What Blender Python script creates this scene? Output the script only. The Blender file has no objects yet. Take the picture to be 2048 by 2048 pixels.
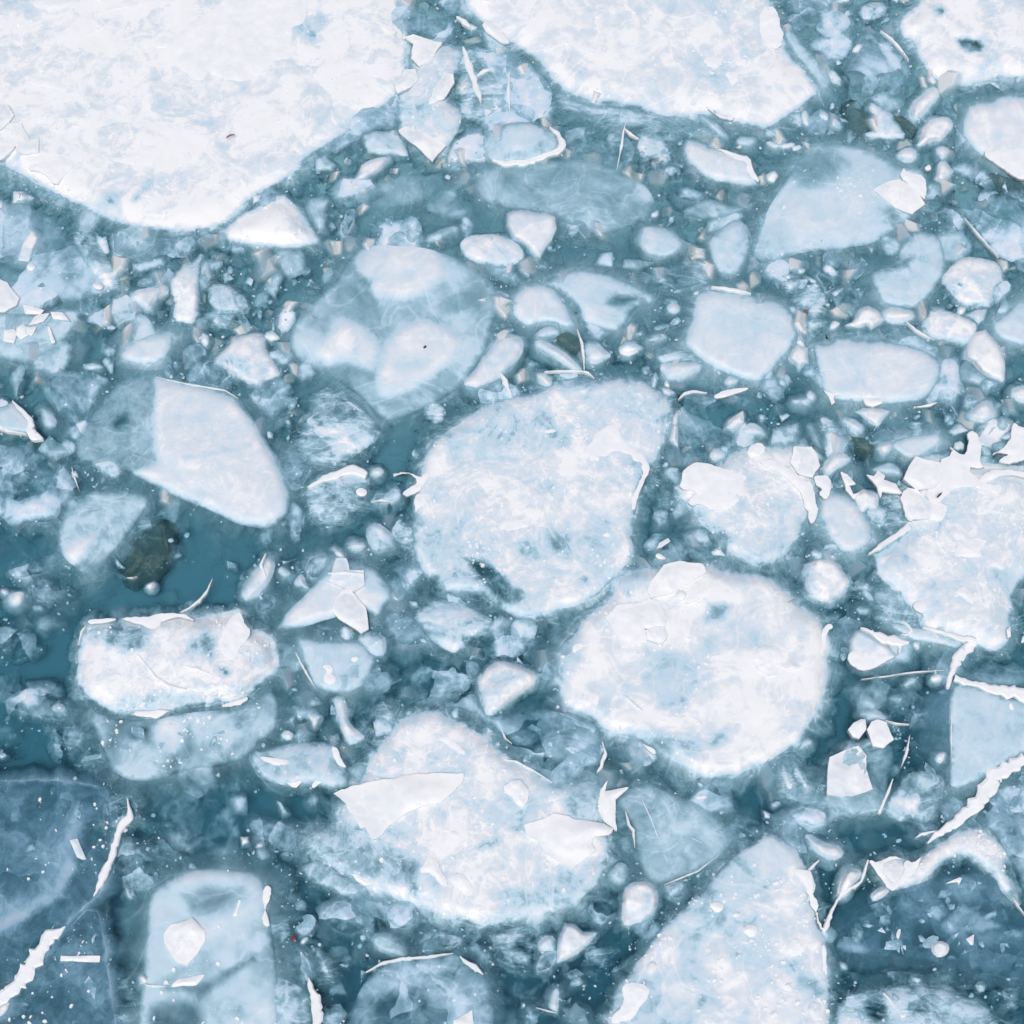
import bpy, math, random
import numpy as np
from mathutils import Vector, noise, geometry, Matrix
random.seed(7)
S = bpy.context.scene
COL = S.collection

# ------------------------------------------------------------ camera, light, exposure
PITCH = math.radians(24.0)          # tilt away from straight down
DIST = 6.4
FOV = math.radians(35.0)
cam_d = bpy.data.cameras.new('camera'); cam = bpy.data.objects.new('camera', cam_d); COL.objects.link(cam)
cam.location = (0, -DIST*math.sin(PITCH), DIST*math.cos(PITCH)); cam.rotation_euler = (PITCH, 0, 0)
cam_d.angle = FOV; cam_d.clip_end = 500; cam_d.clip_start = .05
S.camera = cam

SUN_EL, SUN_AZ = math.radians(65), math.radians(-165)
w = bpy.data.worlds.new('World'); S.world = w; w.use_nodes = True
nt = w.node_tree; nt.nodes.clear()
sky = nt.nodes.new('ShaderNodeTexSky'); sky.sky_type = 'NISHITA'; sky.sun_disc = False
sky.sun_elevation = SUN_EL; sky.sun_rotation = SUN_AZ; sky.dust_density = 4.6; sky.ozone_density = 1.0; sky.air_density = 1.0
bgn = nt.nodes.new('ShaderNodeBackground'); bgn.inputs[1].default_value = .13
wo = nt.nodes.new('ShaderNodeOutputWorld')
nt.links.new(sky.outputs[0], bgn.inputs[0]); nt.links.new(bgn.outputs[0], wo.inputs[0])
sl = bpy.data.lights.new('sun', 'SUN'); sun = bpy.data.objects.new('sun', sl); COL.objects.link(sun)
sl.energy = 1.3; sl.angle = math.radians(30); sl.color = (1, .975, .955)
dvec = Vector((math.sin(SUN_AZ)*math.cos(SUN_EL), math.cos(SUN_AZ)*math.cos(SUN_EL), math.sin(SUN_EL)))
sun.rotation_euler = dvec.to_track_quat('Z', 'Y').to_euler()
S.view_settings.view_transform = 'Standard'; S.view_settings.look = 'None'
S.view_settings.exposure = -0.2; S.view_settings.gamma = 1
S.render.engine = 'CYCLES'
S.cycles.transparent_max_bounces = 48; S.cycles.max_bounces = 4; S.cycles.diffuse_bounces = 2; S.cycles.glossy_bounces = 1

# ------------------------------------------------------------ where a traced point lies on the water
CP = cam.location.copy(); TF = math.tan(FOV/2)
cs, sn = math.cos(PITCH), math.sin(PITCH)
def P(x, y, z=0.0):
    u = (x/1024-1)*TF; v = (1-y/1024)*TF
    dx, dy, dz = u, v*cs+sn, v*sn-cs
    t = (z-CP.z)/dz
    return (CP.x+dx*t, CP.y+dy*t, z)
def PA(a, z):
    u = (a[:,0]/1024-1)*TF; v = (1-a[:,1]/1024)*TF
    dy, dz = v*cs+sn, v*sn-cs
    t = (z-CP.z)/dz
    return np.stack([CP.x+u*t, CP.y+dy*t, z+0*t], 1)

# ------------------------------------------------------------ materials
def nd(t, ty, **k):
    n = t.nodes.new(ty)
    for a, b in k.items(): setattr(n, a, b)
    return n
def mth(t, op, a, b=None, c=None, clamp=False):
    n = t.nodes.new('ShaderNodeMath'); n.operation = op; n.use_clamp = clamp
    for i, q in enumerate((a, b, c)):
        if q is None: continue
        if isinstance(q, (int, float)): n.inputs[i].default_value = q
        else: t.links.new(q, n.inputs[i])
    return n.outputs[0]
def mapr(t, v, a, b, c, d, smooth=False):
    n = t.nodes.new('ShaderNodeMapRange'); t.links.new(v, n.inputs[0])
    if smooth: n.interpolation_type = 'SMOOTHSTEP'
    for i, q in enumerate((a, b, c, d)): n.inputs[i+1].default_value = q
    return n.outputs[0]
def noi(t, vec, scale, detail=4, rough=.55, dist=0, w=None):
    n = nd(t, 'ShaderNodeTexNoise')
    t.links.new(vec, n.inputs['Vector']); n.inputs['Scale'].default_value = scale
    n.inputs['Detail'].default_value = detail; n.inputs['Roughness'].default_value = rough
    n.inputs['Distortion'].default_value = dist
    return n.outputs[0]

RAMP = [(0, (.23, .51, .61)), (.25, (.29, .56, .67)), (.5, (.42, .655, .765)), (.70, (.60, .745, .825)), (.86, (.76, .82, .855)), (1, (.92, .94, .925))]
def ice_mat(name, tint=(1, 1, 1), grain=1.0, fil=.6, fac=.10, lo=.0, rough=.22, streak=False):
    m = bpy.data.materials.new(name); m.use_nodes = True; t = m.node_tree; t.nodes.clear()
    geo = nd(t, 'ShaderNodeNewGeometry'); pos = geo.outputs['Position']
    oi = nd(t, 'ShaderNodeObjectInfo'); wr = mth(t, 'MULTIPLY', oi.outputs['Random'], 40.0)
    vs_ = nd(t, 'ShaderNodeVectorMath', operation='SCALE'); t.links.new(pos, vs_.inputs[0]); t.links.new(mapr(t, oi.outputs['Random'], 0, 1, .55, 1.35), vs_.inputs['Scale']); pos = vs_.outputs[0]
    at = nd(t, 'ShaderNodeAttribute', attribute_name='milk')
    if streak:
        mp = nd(t, 'ShaderNodeMapping'); t.links.new(pos, mp.inputs[0]); mp.inputs['Scale'].default_value = (1, 1.9, 1)
        mp.inputs['Rotation'].default_value = (0, 0, .6); pos = mp.outputs[0]
    va_ = nd(t, 'ShaderNodeVectorMath', operation='ADD'); t.links.new(pos, va_.inputs[0]); t.links.new(wr, va_.inputs[1]); pos = va_.outputs[0]
    n1 = noi(t, pos, 7, 5, .62, 1.3, wr)
    n2 = noi(t, pos, 34, 2, .65, .6, wr)
    n3 = noi(t, pos, 4.2, 3, .5, 1.8, wr)
    # broad cloud + grain
    v = mth(t, 'MULTIPLY_ADD', mth(t, 'SUBTRACT', n1, .5), 1.0*grain, at.outputs['Fac'])
    v = mth(t, 'MULTIPLY_ADD', mth(t, 'SUBTRACT', n2, .5), .36*grain, v)
    # thin white filaments and healed cracks
    f1 = mth(t, 'SUBTRACT', 1.0, mth(t, 'MULTIPLY', mth(t, 'ABSOLUTE', mth(t, 'SUBTRACT', n3, .5)), 38.0), clamp=True)
    v = mth(t, 'MULTIPLY_ADD', f1, .22*fil, v)
    # old breaks inside the ice: angular patches of different cloudiness with pale healed seams
    if fac >= .1:
        vm = nd(t, 'ShaderNodeVectorMath', operation='MULTIPLY_ADD'); dn = nd(t, 'ShaderNodeTexNoise'); t.links.new(pos, dn.inputs['Vector']); dn.inputs['Scale'].default_value = 9; dn.inputs['Detail'].default_value = 2
        t.links.new(dn.outputs['Color'], vm.inputs[0]); vm.inputs[1].default_value = (.10, .10, .10); t.links.new(pos, vm.inputs[2])
        v1 = nd(t, 'ShaderNodeTexVoronoi', feature='F1'); t.links.new(vm.outputs[0], v1.inputs['Vector']); v1.inputs['Scale'].default_value = 7.5
        sc = nd(t, 'ShaderNodeSeparateColor'); t.links.new(v1.outputs['Color'], sc.inputs[0])
        v = mth(t, 'MULTIPLY_ADD', mth(t, 'SUBTRACT', sc.outputs[0], .5), fac*1.5, v)
    # trapped bubbles
    if grain > .7:
        vo = nd(t, 'ShaderNodeTexVoronoi', feature='F1'); t.links.new(geo.outputs['Position'], vo.inputs['Vector']); vo.inputs['Scale'].default_value = 26
        v = mth(t, 'ADD', v, mth(t, 'MULTIPLY', mapr(t, vo.outputs['Distance'], .10, .16, .35, 0), mapr(t, n1, .5, .56, 0, 1)), clamp=True)
    cr = nd(t, 'ShaderNodeValToRGB'); t.links.new(v, cr.inputs[0]); e = cr.color_ramp.elements
    while len(e) < len(RAMP): e.new(.5)
    for q, (p, c) in zip(e, RAMP): q.position = p; q.color = (c[0]*tint[0], c[1]*tint[1], c[2]*tint[2], 1)
    al = mapr(t, mth(t, 'POWER', v, 1.15), .03, .56, lo, 1.0)
    bs_ = nd(t, 'ShaderNodeBsdfPrincipled')
    t.links.new(cr.outputs[0], bs_.inputs['Base Color']); t.links.new(al, bs_.inputs['Alpha'])
    bs_.inputs['IOR'].default_value = 1.31
    t.links.new(mapr(t, n2, .3, .7, rough, rough+.35), bs_.inputs['Roughness'])
    bp = nd(t, 'ShaderNodeBump'); bp.inputs['Strength'].default_value = .14; bp.inputs['Distance'].default_value = .008
    hh = mth(t, 'ADD', mth(t, 'MULTIPLY', n1, 1.6), mth(t, 'MULTIPLY', n2, .6)); hh = mth(t, 'ADD', hh, mth(t, 'MULTIPLY', f1, .15))
    t.links.new(hh, bp.inputs['Height']); t.links.new(bp.outputs[0], bs_.inputs['Normal'])
    o = nd(t, 'ShaderNodeOutputMaterial'); t.links.new(bs_.outputs[0], o.inputs[0])
    return m
def simple_mat(name, col, rough=.5, var=.06, scale=30, spec=.5):
    m = bpy.data.materials.new(name); m.use_nodes = True; t = m.node_tree
    b = t.nodes['Principled BSDF']; geo = nd(t, 'ShaderNodeNewGeometry')
    n = nd(t, 'ShaderNodeTexNoise'); t.links.new(geo.outputs['Position'], n.inputs['Vector']); n.inputs['Scale'].default_value = scale; n.inputs['Detail'].default_value = 6
    cr = nd(t, 'ShaderNodeValToRGB'); t.links.new(n.outputs[0], cr.inputs[0]); e = cr.color_ramp.elements
    e[0].position = .3; e[1].position = .7
    e[0].color = tuple(max(0, c-var*1.3*(1.3-.3*i)) for i, c in enumerate(col))+(1,); e[1].color = tuple(min(.97, c+var*.3) for c in col)+(1,)
    t.links.new(cr.outputs[0], b.inputs['Base Color']); b.inputs['Roughness'].default_value = rough
    b.inputs['Specular IOR Level'].default_value = spec
    bp = nd(t, 'ShaderNodeBump'); bp.inputs['Strength'].default_value = .5; bp.inputs['Distance'].default_value = .008
    t.links.new(n.outputs[0], bp.inputs['Height']); t.links.new(bp.outputs[0], b.inputs['Normal'])
    return m
def plain_ice(name, alpha):
    m = bpy.data.materials.new(name); m.use_nodes = True; t = m.node_tree; b = t.nodes['Principled BSDF']
    at = nd(t, 'ShaderNodeAttribute', attribute_name='milk'); cr = nd(t, 'ShaderNodeValToRGB'); t.links.new(at.outputs['Fac'], cr.inputs[0]); e = cr.color_ramp.elements
    while len(e) < len(RAMP): e.new(.5)
    for q, (p, c) in zip(e, RAMP): q.position = p; q.color = c+(1,)
    t.links.new(cr.outputs[0], b.inputs['Base Color']); b.inputs['Roughness'].default_value = .35; b.inputs['IOR'].default_value = 1.31
    if alpha: t.links.new(mapr(t, at.outputs['Fac'], 0, .9, 0, .75), b.inputs['Alpha'])
    return m
M = {
 'crumb': plain_ice('crumb_ice', False), 'sunk': plain_ice('sunken_ice', True),
 'ice': ice_mat('milky_ice'),
 'smooth': ice_mat('smooth_ice', fac=.03, grain=.45, fil=.35),
 'clear': ice_mat('clear_ice', fac=.26, grain=.75, fil=.35, lo=.0, tint=(.98, .99, 1.02)),
 'streak': ice_mat('streaked_ice', fac=.14, grain=1.0, fil=.7, streak=True),
 'violet': ice_mat('dusky_clear_ice', fac=.13, grain=.7, fil=.3, lo=.22, tint=(.52, .63, .71)),
 'plate': ice_mat('white_plate_ice', fac=.06, grain=.30, fil=.3, lo=.3, rough=.3),
 'brown': ice_mat('silty_clear_ice', fac=.25, grain=1.1, fil=.8, lo=.30, tint=(.30, .31, .25)),
 'snow': simple_mat('snow_and_glare', (.935, .95, .94), .55, .05, 22),
 'red': simple_mat('red_leaf', (.25, .03, .06), .6, .02),
 'twig': simple_mat('dark_twig', (.05, .035, .04), .7, .01),
 'rust': simple_mat('rusty_needle', (.35, .12, .08), .7, .03),
}

# ------------------------------------------------------------ tagging
def tag(o, label=None, cat=None, group=None, kind=None):
    if label: o['label'] = label
    if cat: o['category'] = cat
    if group: o['group'] = group
    if kind: o['kind'] = kind
    return o

# ------------------------------------------------------------ water
WZ = -.13
def box(name, x0, x1, y0, y1, z0, z1, mat):
    vs = [(x, y, z) for z in (z0, z1) for x, y in ((x0, y0), (x1, y0), (x1, y1), (x0, y1))]
    fs = [(3, 2, 1, 0), (4, 5, 6, 7), (0, 1, 5, 4), (1, 2, 6, 5), (2, 3, 7, 6), (3, 0, 4, 7)]
    me = bpy.data.meshes.new(name); me.from_pydata(vs, [], fs); me.materials.append(mat)
    o = bpy.data.objects.new(name, me); COL.objects.link(o); return o
mw = bpy.data.materials.new('water'); mw.use_nodes = True; t = mw.node_tree; t.nodes.clear()
gl = nd(t, 'ShaderNodeBsdfGlossy'); gl.inputs['Roughness'].default_value = .06
tr = nd(t, 'ShaderNodeBsdfTransparent'); fr = nd(t, 'ShaderNodeFresnel'); fr.inputs[0].default_value = 1.33
geo = nd(t, 'ShaderNodeNewGeometry'); n = nd(t, 'ShaderNodeTexNoise'); t.links.new(geo.outputs['Position'], n.inputs['Vector'])
n.inputs['Scale'].default_value = 3; n.inputs['Detail'].default_value = 3
bp = nd(t, 'ShaderNodeBump'); bp.inputs['Strength'].default_value = .12; bp.inputs['Distance'].default_value = .02
t.links.new(n.outputs[0], bp.inputs['Height']); t.links.new(bp.outputs[0], gl.inputs['Normal']); t.links.new(bp.outputs[0], fr.inputs['Normal'])
mx = nd(t, 'ShaderNodeMixShader'); t.links.new(fr.outputs[0], mx.inputs[0]); t.links.new(tr.outputs[0], mx.inputs[1]); t.links.new(gl.outputs[0], mx.inputs[2])
o_ = nd(t, 'ShaderNodeOutputMaterial'); t.links.new(mx.outputs[0], o_.inputs[0])
va = nd(t, 'ShaderNodeVolumeAbsorption'); va.inputs['Density'].default_value = 19; va.inputs['Color'].default_value = (.12, .53, .635, 1)
t.links.new(va.outputs[0], o_.inputs['Volume'])
wat = box('water', -60, 60, -60, 60, -.6, 0, mw); tag(wat, kind='structure')
mdp = simple_mat('deep_water', (.80, .90, .90), 1, .06, 1.6, 0)
ys = [-59.5, -3, 2, 59.5]; fv = []
for y_ in ys:
    z_ = -.064+.018*min(2, max(-3, y_)); fv += [(-59.5, y_, -.55), (-59.5, y_, z_), (59.5, y_, z_), (59.5, y_, -.55)]  # floor drops towards the viewer: vignette darkening put into its slope
ff = [(4*i+k, 4*i+(k+1) % 4, 4*i+4+(k+1) % 4, 4*i+4+k) for i in range(3) for k in range(4)]+[(3, 2, 1, 0), (12, 13, 14, 15)]
me = bpy.data.meshes.new('deep_water'); me.from_pydata(fv, [], ff); me.materials.append(mdp)
dp = bpy.data.objects.new('deep_water', me); COL.objects.link(dp)
tag(dp, kind='structure')

# ------------------------------------------------------------ shape tools
K = 1.0600
def px(tile, s):
    a = np.array([float(q) for q in s.replace(';', ' ').replace(',', ' ').split()]).reshape(-1, 2)
    if tile == 'F': return a*K
    tx, ty = int(tile[0]), int(tile[1])
    return a*0.26501 + np.array([512*tx, 512*ty])
def chaikin(a, n, closed=True):
    for _ in range(n):
        b = np.roll(a, -1, 0); a = np.stack([a*.75+b*.25, a*.25+b*.75], 1).reshape(-1, 2)
    return a
def outline(a, rnd, jag, step, seed):
    r = np.random.RandomState(seed)
    a = chaikin(a, rnd)
    out = []
    for i in range(len(a)):
        p, q = a[i], a[(i+1) % len(a)]; L = np.hypot(*(q-p)); n = max(1, int(round(L/step)))
        for k in range(n): out.append(p+(q-p)*k/n)
    a = np.array(out)
    if jag > 0:
        nx = np.roll(a, -1, 0)-np.roll(a, 1, 0); nn = np.stack([nx[:,1], -nx[:,0]], 1); nn /= np.maximum(1e-6, np.hypot(nn[:,0], nn[:,1]))[:,None]
        d = np.array([noise.fractal(Vector((p[0]*.011, p[1]*.011, seed*3.1)), .6, 2.3, 6) for p in a])
        a = a + nn*(d*jag)[:,None]
    return a
def area(a): return .5*np.sum(a[:,0]*np.roll(a[:,1],-1)-np.roll(a[:,0],-1)*a[:,1])
def seg_dist(pts, poly):
    best = np.full(len(pts), 1e9); b = np.roll(poly, -1, 0)
    for p, q in zip(poly, b):
        d = q-p; L2 = max(1e-9, d@d); t = np.clip(((pts-p)@d)/L2, 0, 1)
        e = pts-p-t[:,None]*d; best = np.minimum(best, e[:,0]**2+e[:,1]**2)
    return np.sqrt(best)
def inside(pts, poly):
    x, y = pts[:,0], pts[:,1]; c = np.zeros(len(pts), bool); b = np.roll(poly, -1, 0)
    for (x0, y0), (x1, y1) in zip(poly, b):
        if y0 == y1: continue
        m = ((y0 > y) != (y1 > y)) & (x < (x1-x0)*(y-y0)/(y1-y0)+x0); c ^= m
    return c
def sdist(pts, poly):
    d = seg_dist(pts, poly); return np.where(inside(pts, poly), d, -d)
def sm(x): x = np.clip(x, 0, 1); return x*x*(3-2*x)
def fb(p, f, z, oc=4): return np.array([noise.fractal(Vector((a*f, b*f, z)), .8, 2.1, oc) for a, b in p])
SEED = [11]
TRACED = []
def build(name, a, milk, mat, h=.02, soft=14, edge=20, var=.15, vf=.01, step=None, thick=.09, z0=0.0, zones=(), bump=.006, emilk=None, flat=False, lift=None, seed=None, facet=0.0, rim=0.0):
    """a: closed outline; milk: how white; h: freeboard; soft: width of the sunken shoulder"""
    if seed is None: SEED[0] += 1; seed = SEED[0]
    if area(a) < 0: a = a[::-1]
    lo, hi = a.min(0), a.max(0); size = max(hi-lo)
    if step is None: step = min(9, max(3.0, size/22))
    if emilk is None: emilk = milk*(.62 if size < 130 else .5)
    soft = soft*(2.0 if size > 190 else 1.5) if z0 == 0 else 0; h = h*.55; bump = bump*.6; eramp = max(4, min(11, edge*.7))
    r = np.random.RandomState(seed)
    gx, gy = np.meshgrid(np.arange(lo[0]+step/2, hi[0], step), np.arange(lo[1]+step/2, hi[1], step*.87))
    gx = gx+(np.arange(gx.shape[0])[:,None] % 2)*step/2
    g = np.stack([gx.ravel(), gy.ravel()], 1)+r.uniform(-.25, .25, (gx.size, 2))*step
    if len(g): g = g[(inside(g, a)) & (seg_dist(g, a) > step*.45)]
    V = [Vector(p) for p in a]+[Vector(p) for p in g]
    n = len(a); E = [(i, (i+1) % n) for i in range(n)]
    res = geometry.delaunay_2d_cdt(V, E, [list(range(n))], 1, 1e-4)
    tv = np.array([(p[0], p[1]) for p in res[0]]); tf = [tuple(f) for f in res[2]]
    d = seg_dist(tv, a)
    s = sm(d/edge)
    nz = fb(tv, vf*2.0, seed*1.7, 5)
    z = .0025+h*s+nz*bump*np.minimum(1, d/8)
    if flat: z = .0025+h*s+nz*bump*.3*np.minimum(1, d/8)
    wp = tv+np.stack([fb(tv, vf*.6, seed*2.3+9, 2), fb(tv, vf*.6, seed*2.3+19, 2)], 1)*60
    mk = emilk+(milk-emilk)*sm(d/eramp)**.8+var*fb(wp, vf, seed*.9, 5)
    if rim: rimv = rim*np.clip(.45+1.6*fb(a, .035, seed*1.3, 2), 0, 1.1); mk[:n] = mk[:n]+rimv if len(mk) >= n and np.allclose(tv[:n], a, atol=.01) else mk[:n]  # rim: bright edge highlight of glassy pieces painted into the milk
    if facet:
        cc = tv.mean(0); best = None; who = None; rr_ = np.random.RandomState(seed+5)
        for q in range(4):
            an = rr_.uniform(0, 2*math.pi); pl_ = ((tv-cc)@np.array([math.cos(an), math.sin(an)]))/size*rr_.uniform(.9, 2.0)+rr_.uniform(.15, .45)
            if best is None: best = pl_; who = np.zeros(len(tv), int)
            else: k = pl_ < best; best = np.where(k, pl_, best); who[k] = q
        z = z+facet*size*.0019*np.clip(best, -.35, .5)*.5*np.minimum(1, d/6)
        mk = mk+np.array([-.10, .04, -.03, .09])[who]*min(1, facet*4)
    for zn in zones:
        poly, val, bl = zn[:3]; q = sdist(tv, poly); k = sm((q+bl)/(2*bl))
        mk = mk*(1-k)+(val+var*.6*nz)*k
        if len(zn) > 3: z = z+zn[3]*sm((q+bl)/(2.2*bl))
    z = np.maximum(z, .002)
    verts = [tuple(p) for p in PA(tv, z+z0)]; milks = list(mk); faces = list(tf)
    # shoulder below the waterline, then the underside
    nx = np.roll(a, -1, 0)-np.roll(a, 1, 0); nn = np.stack([nx[:,1], -nx[:,0]], 1); nn /= np.maximum(1e-6, np.hypot(nn[:,0], nn[:,1]))[:,None]
    wob = 1+.55*fb(a, .03, seed*.3, 3)
    if z0 > 0: rings = [(0, .0025, emilk), (.0, -thick, emilk)]
    else: rings = [(0, .0025, emilk+rim), (.35, -.006, (emilk+rim*.7)*.85), (.85, -.015, emilk*.62), (1.4, -.026, emilk*.12), (.6, -.036, emilk*.1), (-.3, -.038, emilk*.3)]
    base = len(verts)
    for off, zz, mm in rings:
        pa = a+nn*(off*soft*wob)[:,None]
        if zz < 0 and z0 == 0: zz_ = PA(pa, 0); zz_[:,2] = zz
        else: zz_ = PA(a if z0 > 0 else pa, z0+.0025); zz_[:,2] = z0+zz
        verts += [tuple(p) for p in zz_]; milks += list(mm*(.55+.45*wob))
    for k in range(len(rings)-1):
        for i in range(n):
            j = (i+1) % n; faces.append((base+k*n+i, base+(k+1)*n+i, base+(k+1)*n+j, base+k*n+j))
    faces.append(tuple(base+(len(rings)-1)*n+i for i in range(n))[::-1])
    cx = np.array(verts)[:,:2].mean(0)
    me = bpy.data.meshes.new(name); me.from_pydata([(x-cx[0], y-cx[1], zz) for x, y, zz in verts], [], faces)
    me.materials.append(M[mat] if isinstance(mat, str) else mat)
    at = me.attributes.new('milk', 'FLOAT', 'POINT'); at.data.foreach_set('value', np.clip(milks, 0, 1.2).astype(np.float32))
    me.polygons.foreach_set('use_smooth', [True]*len(faces)); me.update()
    o = bpy.data.objects.new(name, me); COL.objects.link(o); o.location = (cx[0], cx[1], 0)
    o['_pz'] = 0; del o['_pz']
    return o
def adopt(ch, par):
    ch.parent = par; ch.matrix_parent_inverse = Matrix.Translation(par.location).inverted()
STY = {  # mat, h, soft, edge, var, round, jag
 'floe': ('ice', .028, 18, 32, .16, 1, 7),
 'big':  ('ice', .030, 20, 40, .20, 1, 9),
 'soft': ('smooth', .016, 26, 40, .10, 2, 3),
 'glass':('clear', .014, 12, 14, .22, 1, 4),
 'viol': ('violet', .012, 12, 20, .22, 1, 4),
 'strk': ('streak', .022, 14, 22, .20, 1, 4),
 'chip': ('ice', .018, 7, 9, .12, 1, 3),
 'lump': ('smooth', .020, 9, 12, .12, 1, 3),
 'edge': ('smooth', .018, 5, 8, .10, 0, 2.5),
 'silt': ('brown', .012, 8, 10, .20, 1, 3),
}
def ice(name, label, cat, tile, pts, milk, sty='chip', group=None, zones=(), **k):
    m, h, soft, edge, var, rnd, jag = STY[sty]
    a = px(tile, pts); SEED[0] += 1
    rnd = k.pop('rnd', rnd); jag = k.pop('jag', jag)
    size = max(a.max(0)-a.min(0)); jag = min(jag, size*.05)
    st = min(8, max(3.5, size/30))
    a = outline(a, rnd, jag, st, SEED[0])
    kw = dict(h=h, soft=min(soft, size*.3), edge=min(edge, size*.25), var=var); kw.update(k)
    if sty in ('chip', 'edge') and 'facet' not in kw: kw['facet'] = .22 if size > 60 else .34
    if sty in ('glass', 'strk', 'floe', 'lump') and 'facet' not in kw: kw['facet'] = .10
    if sty == 'glass' and 'rim' not in kw and size < 140: kw['rim'] = .12
    kw['vf'] = kw.get('vf', .012 if size > 200 else .025)
    zz = [(px(z[0], z[1]),)+tuple(z[2:]) for z in zones]
    o = build(name, a, milk, m, zones=zz, **kw)
    tag(o, label, cat, group); TRACED.append(a); o_px[o.name] = a
    return o
o_px = {}
def plate(label, tile, pts, z0=.035, milk=.93, parent=None, name='ice_plate', cat='ice plate', thick=.014, jag=3, rnd=0, group=None, mat='plate', h=.006, dome=.0):
    a = px(tile, pts); SEED[0] += 1
    size = max(a.max(0)-a.min(0)); a = outline(a, rnd, min(jag, size*.05), min(6, max(2.5, size/25)), SEED[0])
    # move the traced outline so that it sits right at its height
    z0 = z0*.50+.003
    o = build(name, a, milk, mat, facet=.12, h=h, soft=0, edge=max(4, size*.16), var=.07, vf=.03, thick=thick, z0=z0, emilk=milk+.05, bump=.004)
    if parent: adopt(o, parent)
    else: tag(o, label, cat, group)
    return o
def snow(parent, tile, pts, z0=.030, jag=5, thick=.012):  # white patches: snow, and sky reflections on wet tops painted as white
    a = px(tile, pts); SEED[0] += 1
    size = max(a.max(0)-a.min(0)); a = outline(a, 1, min(jag, size*.09), min(5, max(2.5, size/40)), SEED[0])
    z0 = z0*.50+.003
    o = build('snow_and_glare', a, 1, 'snow', h=.005, soft=0, edge=10, var=.02, vf=.04, thick=thick, z0=z0, bump=.003)
    adopt(o, parent); return o
def ridge(tile, pts, wpx, z=.012, parent=None, label=None, name='ice_ridge', cat='ice ridge', mat='snow', hh=.014, group=None):
    """a thin upright or lying splinter of white ice along a line; wpx: widths at the points"""
    a = px(tile, pts); SEED[0] += 1
    if tile != 'F': wpx = wpx*.265 if isinstance(wpx, (int, float)) else [q*.265 for q in wpx]
    if isinstance(wpx, (int, float)): wpx = [wpx*.25]+[wpx]*(len(a)-2)+[wpx*.2]
    L = np.concatenate([[0], np.cumsum(np.hypot(*(np.diff(a, axis=0).T)))]); n = max(6, int(L[-1]/2.0))
    tt = np.linspace(0, L[-1], n); x = np.interp(tt, L, a[:,0]); y = np.interp(tt, L, a[:,1]); ww = np.interp(tt, L, wpx)
    for _ in range(3): x[1:-1] = (x[:-2]+2*x[1:-1]+x[2:])/4; y[1:-1] = (y[:-2]+2*y[1:-1]+y[2:])/4
    c = np.stack([x, y], 1); tg = np.gradient(c, axis=0); tg /= np.maximum(1e-6, np.hypot(tg[:,0], tg[:,1]))[:,None]; nn = np.stack([-tg[:,1], tg[:,0]], 1)
    rj = np.random.RandomState(SEED[0])
    def jagged():
        ks = np.concatenate([[0], np.cumsum(rj.uniform(3, 15, int(L[-1]/5)+3))]); return np.interp(tt, ks, rj.uniform(-1, 1, len(ks)))
    j = jagged(); j2 = jagged()
    l = c+nn*(ww*.5*(1+.42*j))[:,None]; rr = c-nn*(ww*.5*(1+.42*j2))[:,None]; top = c+nn*(ww*.3*0)[:,None]
    hh = min(hh, max(ww)*.0006, .005); z = z*.7
    pl = PA(l, 0.0); pr = PA(rr, 0.0); pt = PA(top, z+hh)
    vs = []; fs = []
    for i in range(n):
        k = min(1, ww[i]/max(ww)+.3)
        q1 = pl[i]*.8+pr[i]*.2; q2 = pl[i]*.2+pr[i]*.8
        vs += [(pl[i,0], pl[i,1], z-.02), (pl[i,0], pl[i,1], z), (q1[0], q1[1], z+hh*k), (q2[0], q2[1], z+hh*k*.85), (pr[i,0], pr[i,1], z), (pr[i,0], pr[i,1], z-.02)]
        if i:
            for q in range(5): fs.append((6*i-6+q, 6*i+q, 6*i+q+1, 6*i-5+q))
            fs.append((6*i-1, 6*i+5, 6*i, 6*i-6))
    fs += [(0, 1, 2, 3, 4, 5), tuple(6*n-6+q for q in (5, 4, 3, 2, 1, 0))]
    cx = np.array(vs)[:,:2].mean(0)
    me = bpy.data.meshes.new(name); me.from_pydata([(p[0]-cx[0], p[1]-cx[1], p[2]) for p in vs], [], fs); me.materials.append(M[mat])
    at = me.attributes.new('milk', 'FLOAT', 'POINT'); at.data.foreach_set('value', [.95]*len(vs))
    o = bpy.data.objects.new(name, me); COL.objects.link(o); o.location = (cx[0], cx[1], 0)
    if parent: adopt(o, parent)
    else: tag(o, label, cat, group)
    return o
# ------------------------------------------------------------ the large floes
A1 = ice('ice_floe', 'largest white ice floe, with bright snow and painted glare, filling the top left corner', 'ice floe', 'F',
 '-60,-80 760,-80 752,0 765,75 765,140 745,172 700,215 650,248 600,292 560,320 520,350 470,378 440,405 420,425 370,436 290,430 215,420 170,408 130,385 80,350 30,325 -60,285', .93, 'big', var=.12, soft=16,
 zones=[('00', '730,1540 850,1440 950,1450 880,1530 760,1550', .5, 14), ('00', '980,1530 1080,1400 1160,1345 1100,1450 1000,1545', .5, 8), ('00', '1700,590 1830,460 1860,500 1760,610', .45, 8), ('10', '230,210 480,60 560,140 480,300 330,330 220,310', .62, 14)])
snow(A1, 'F', '300,82 345,55 400,20 450,-40 590,-40 585,15 575,40 545,60 560,100 520,118 495,140 470,158 430,145 400,128 372,150 345,132 330,118 350,98', jag=9)
snow(A1, '00', '570,305 660,250 800,170 880,110 900,150 760,220 640,280'); snow(A1, '00', '210,600 260,560 400,580 500,640 515,690 400,660 280,650')
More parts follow.
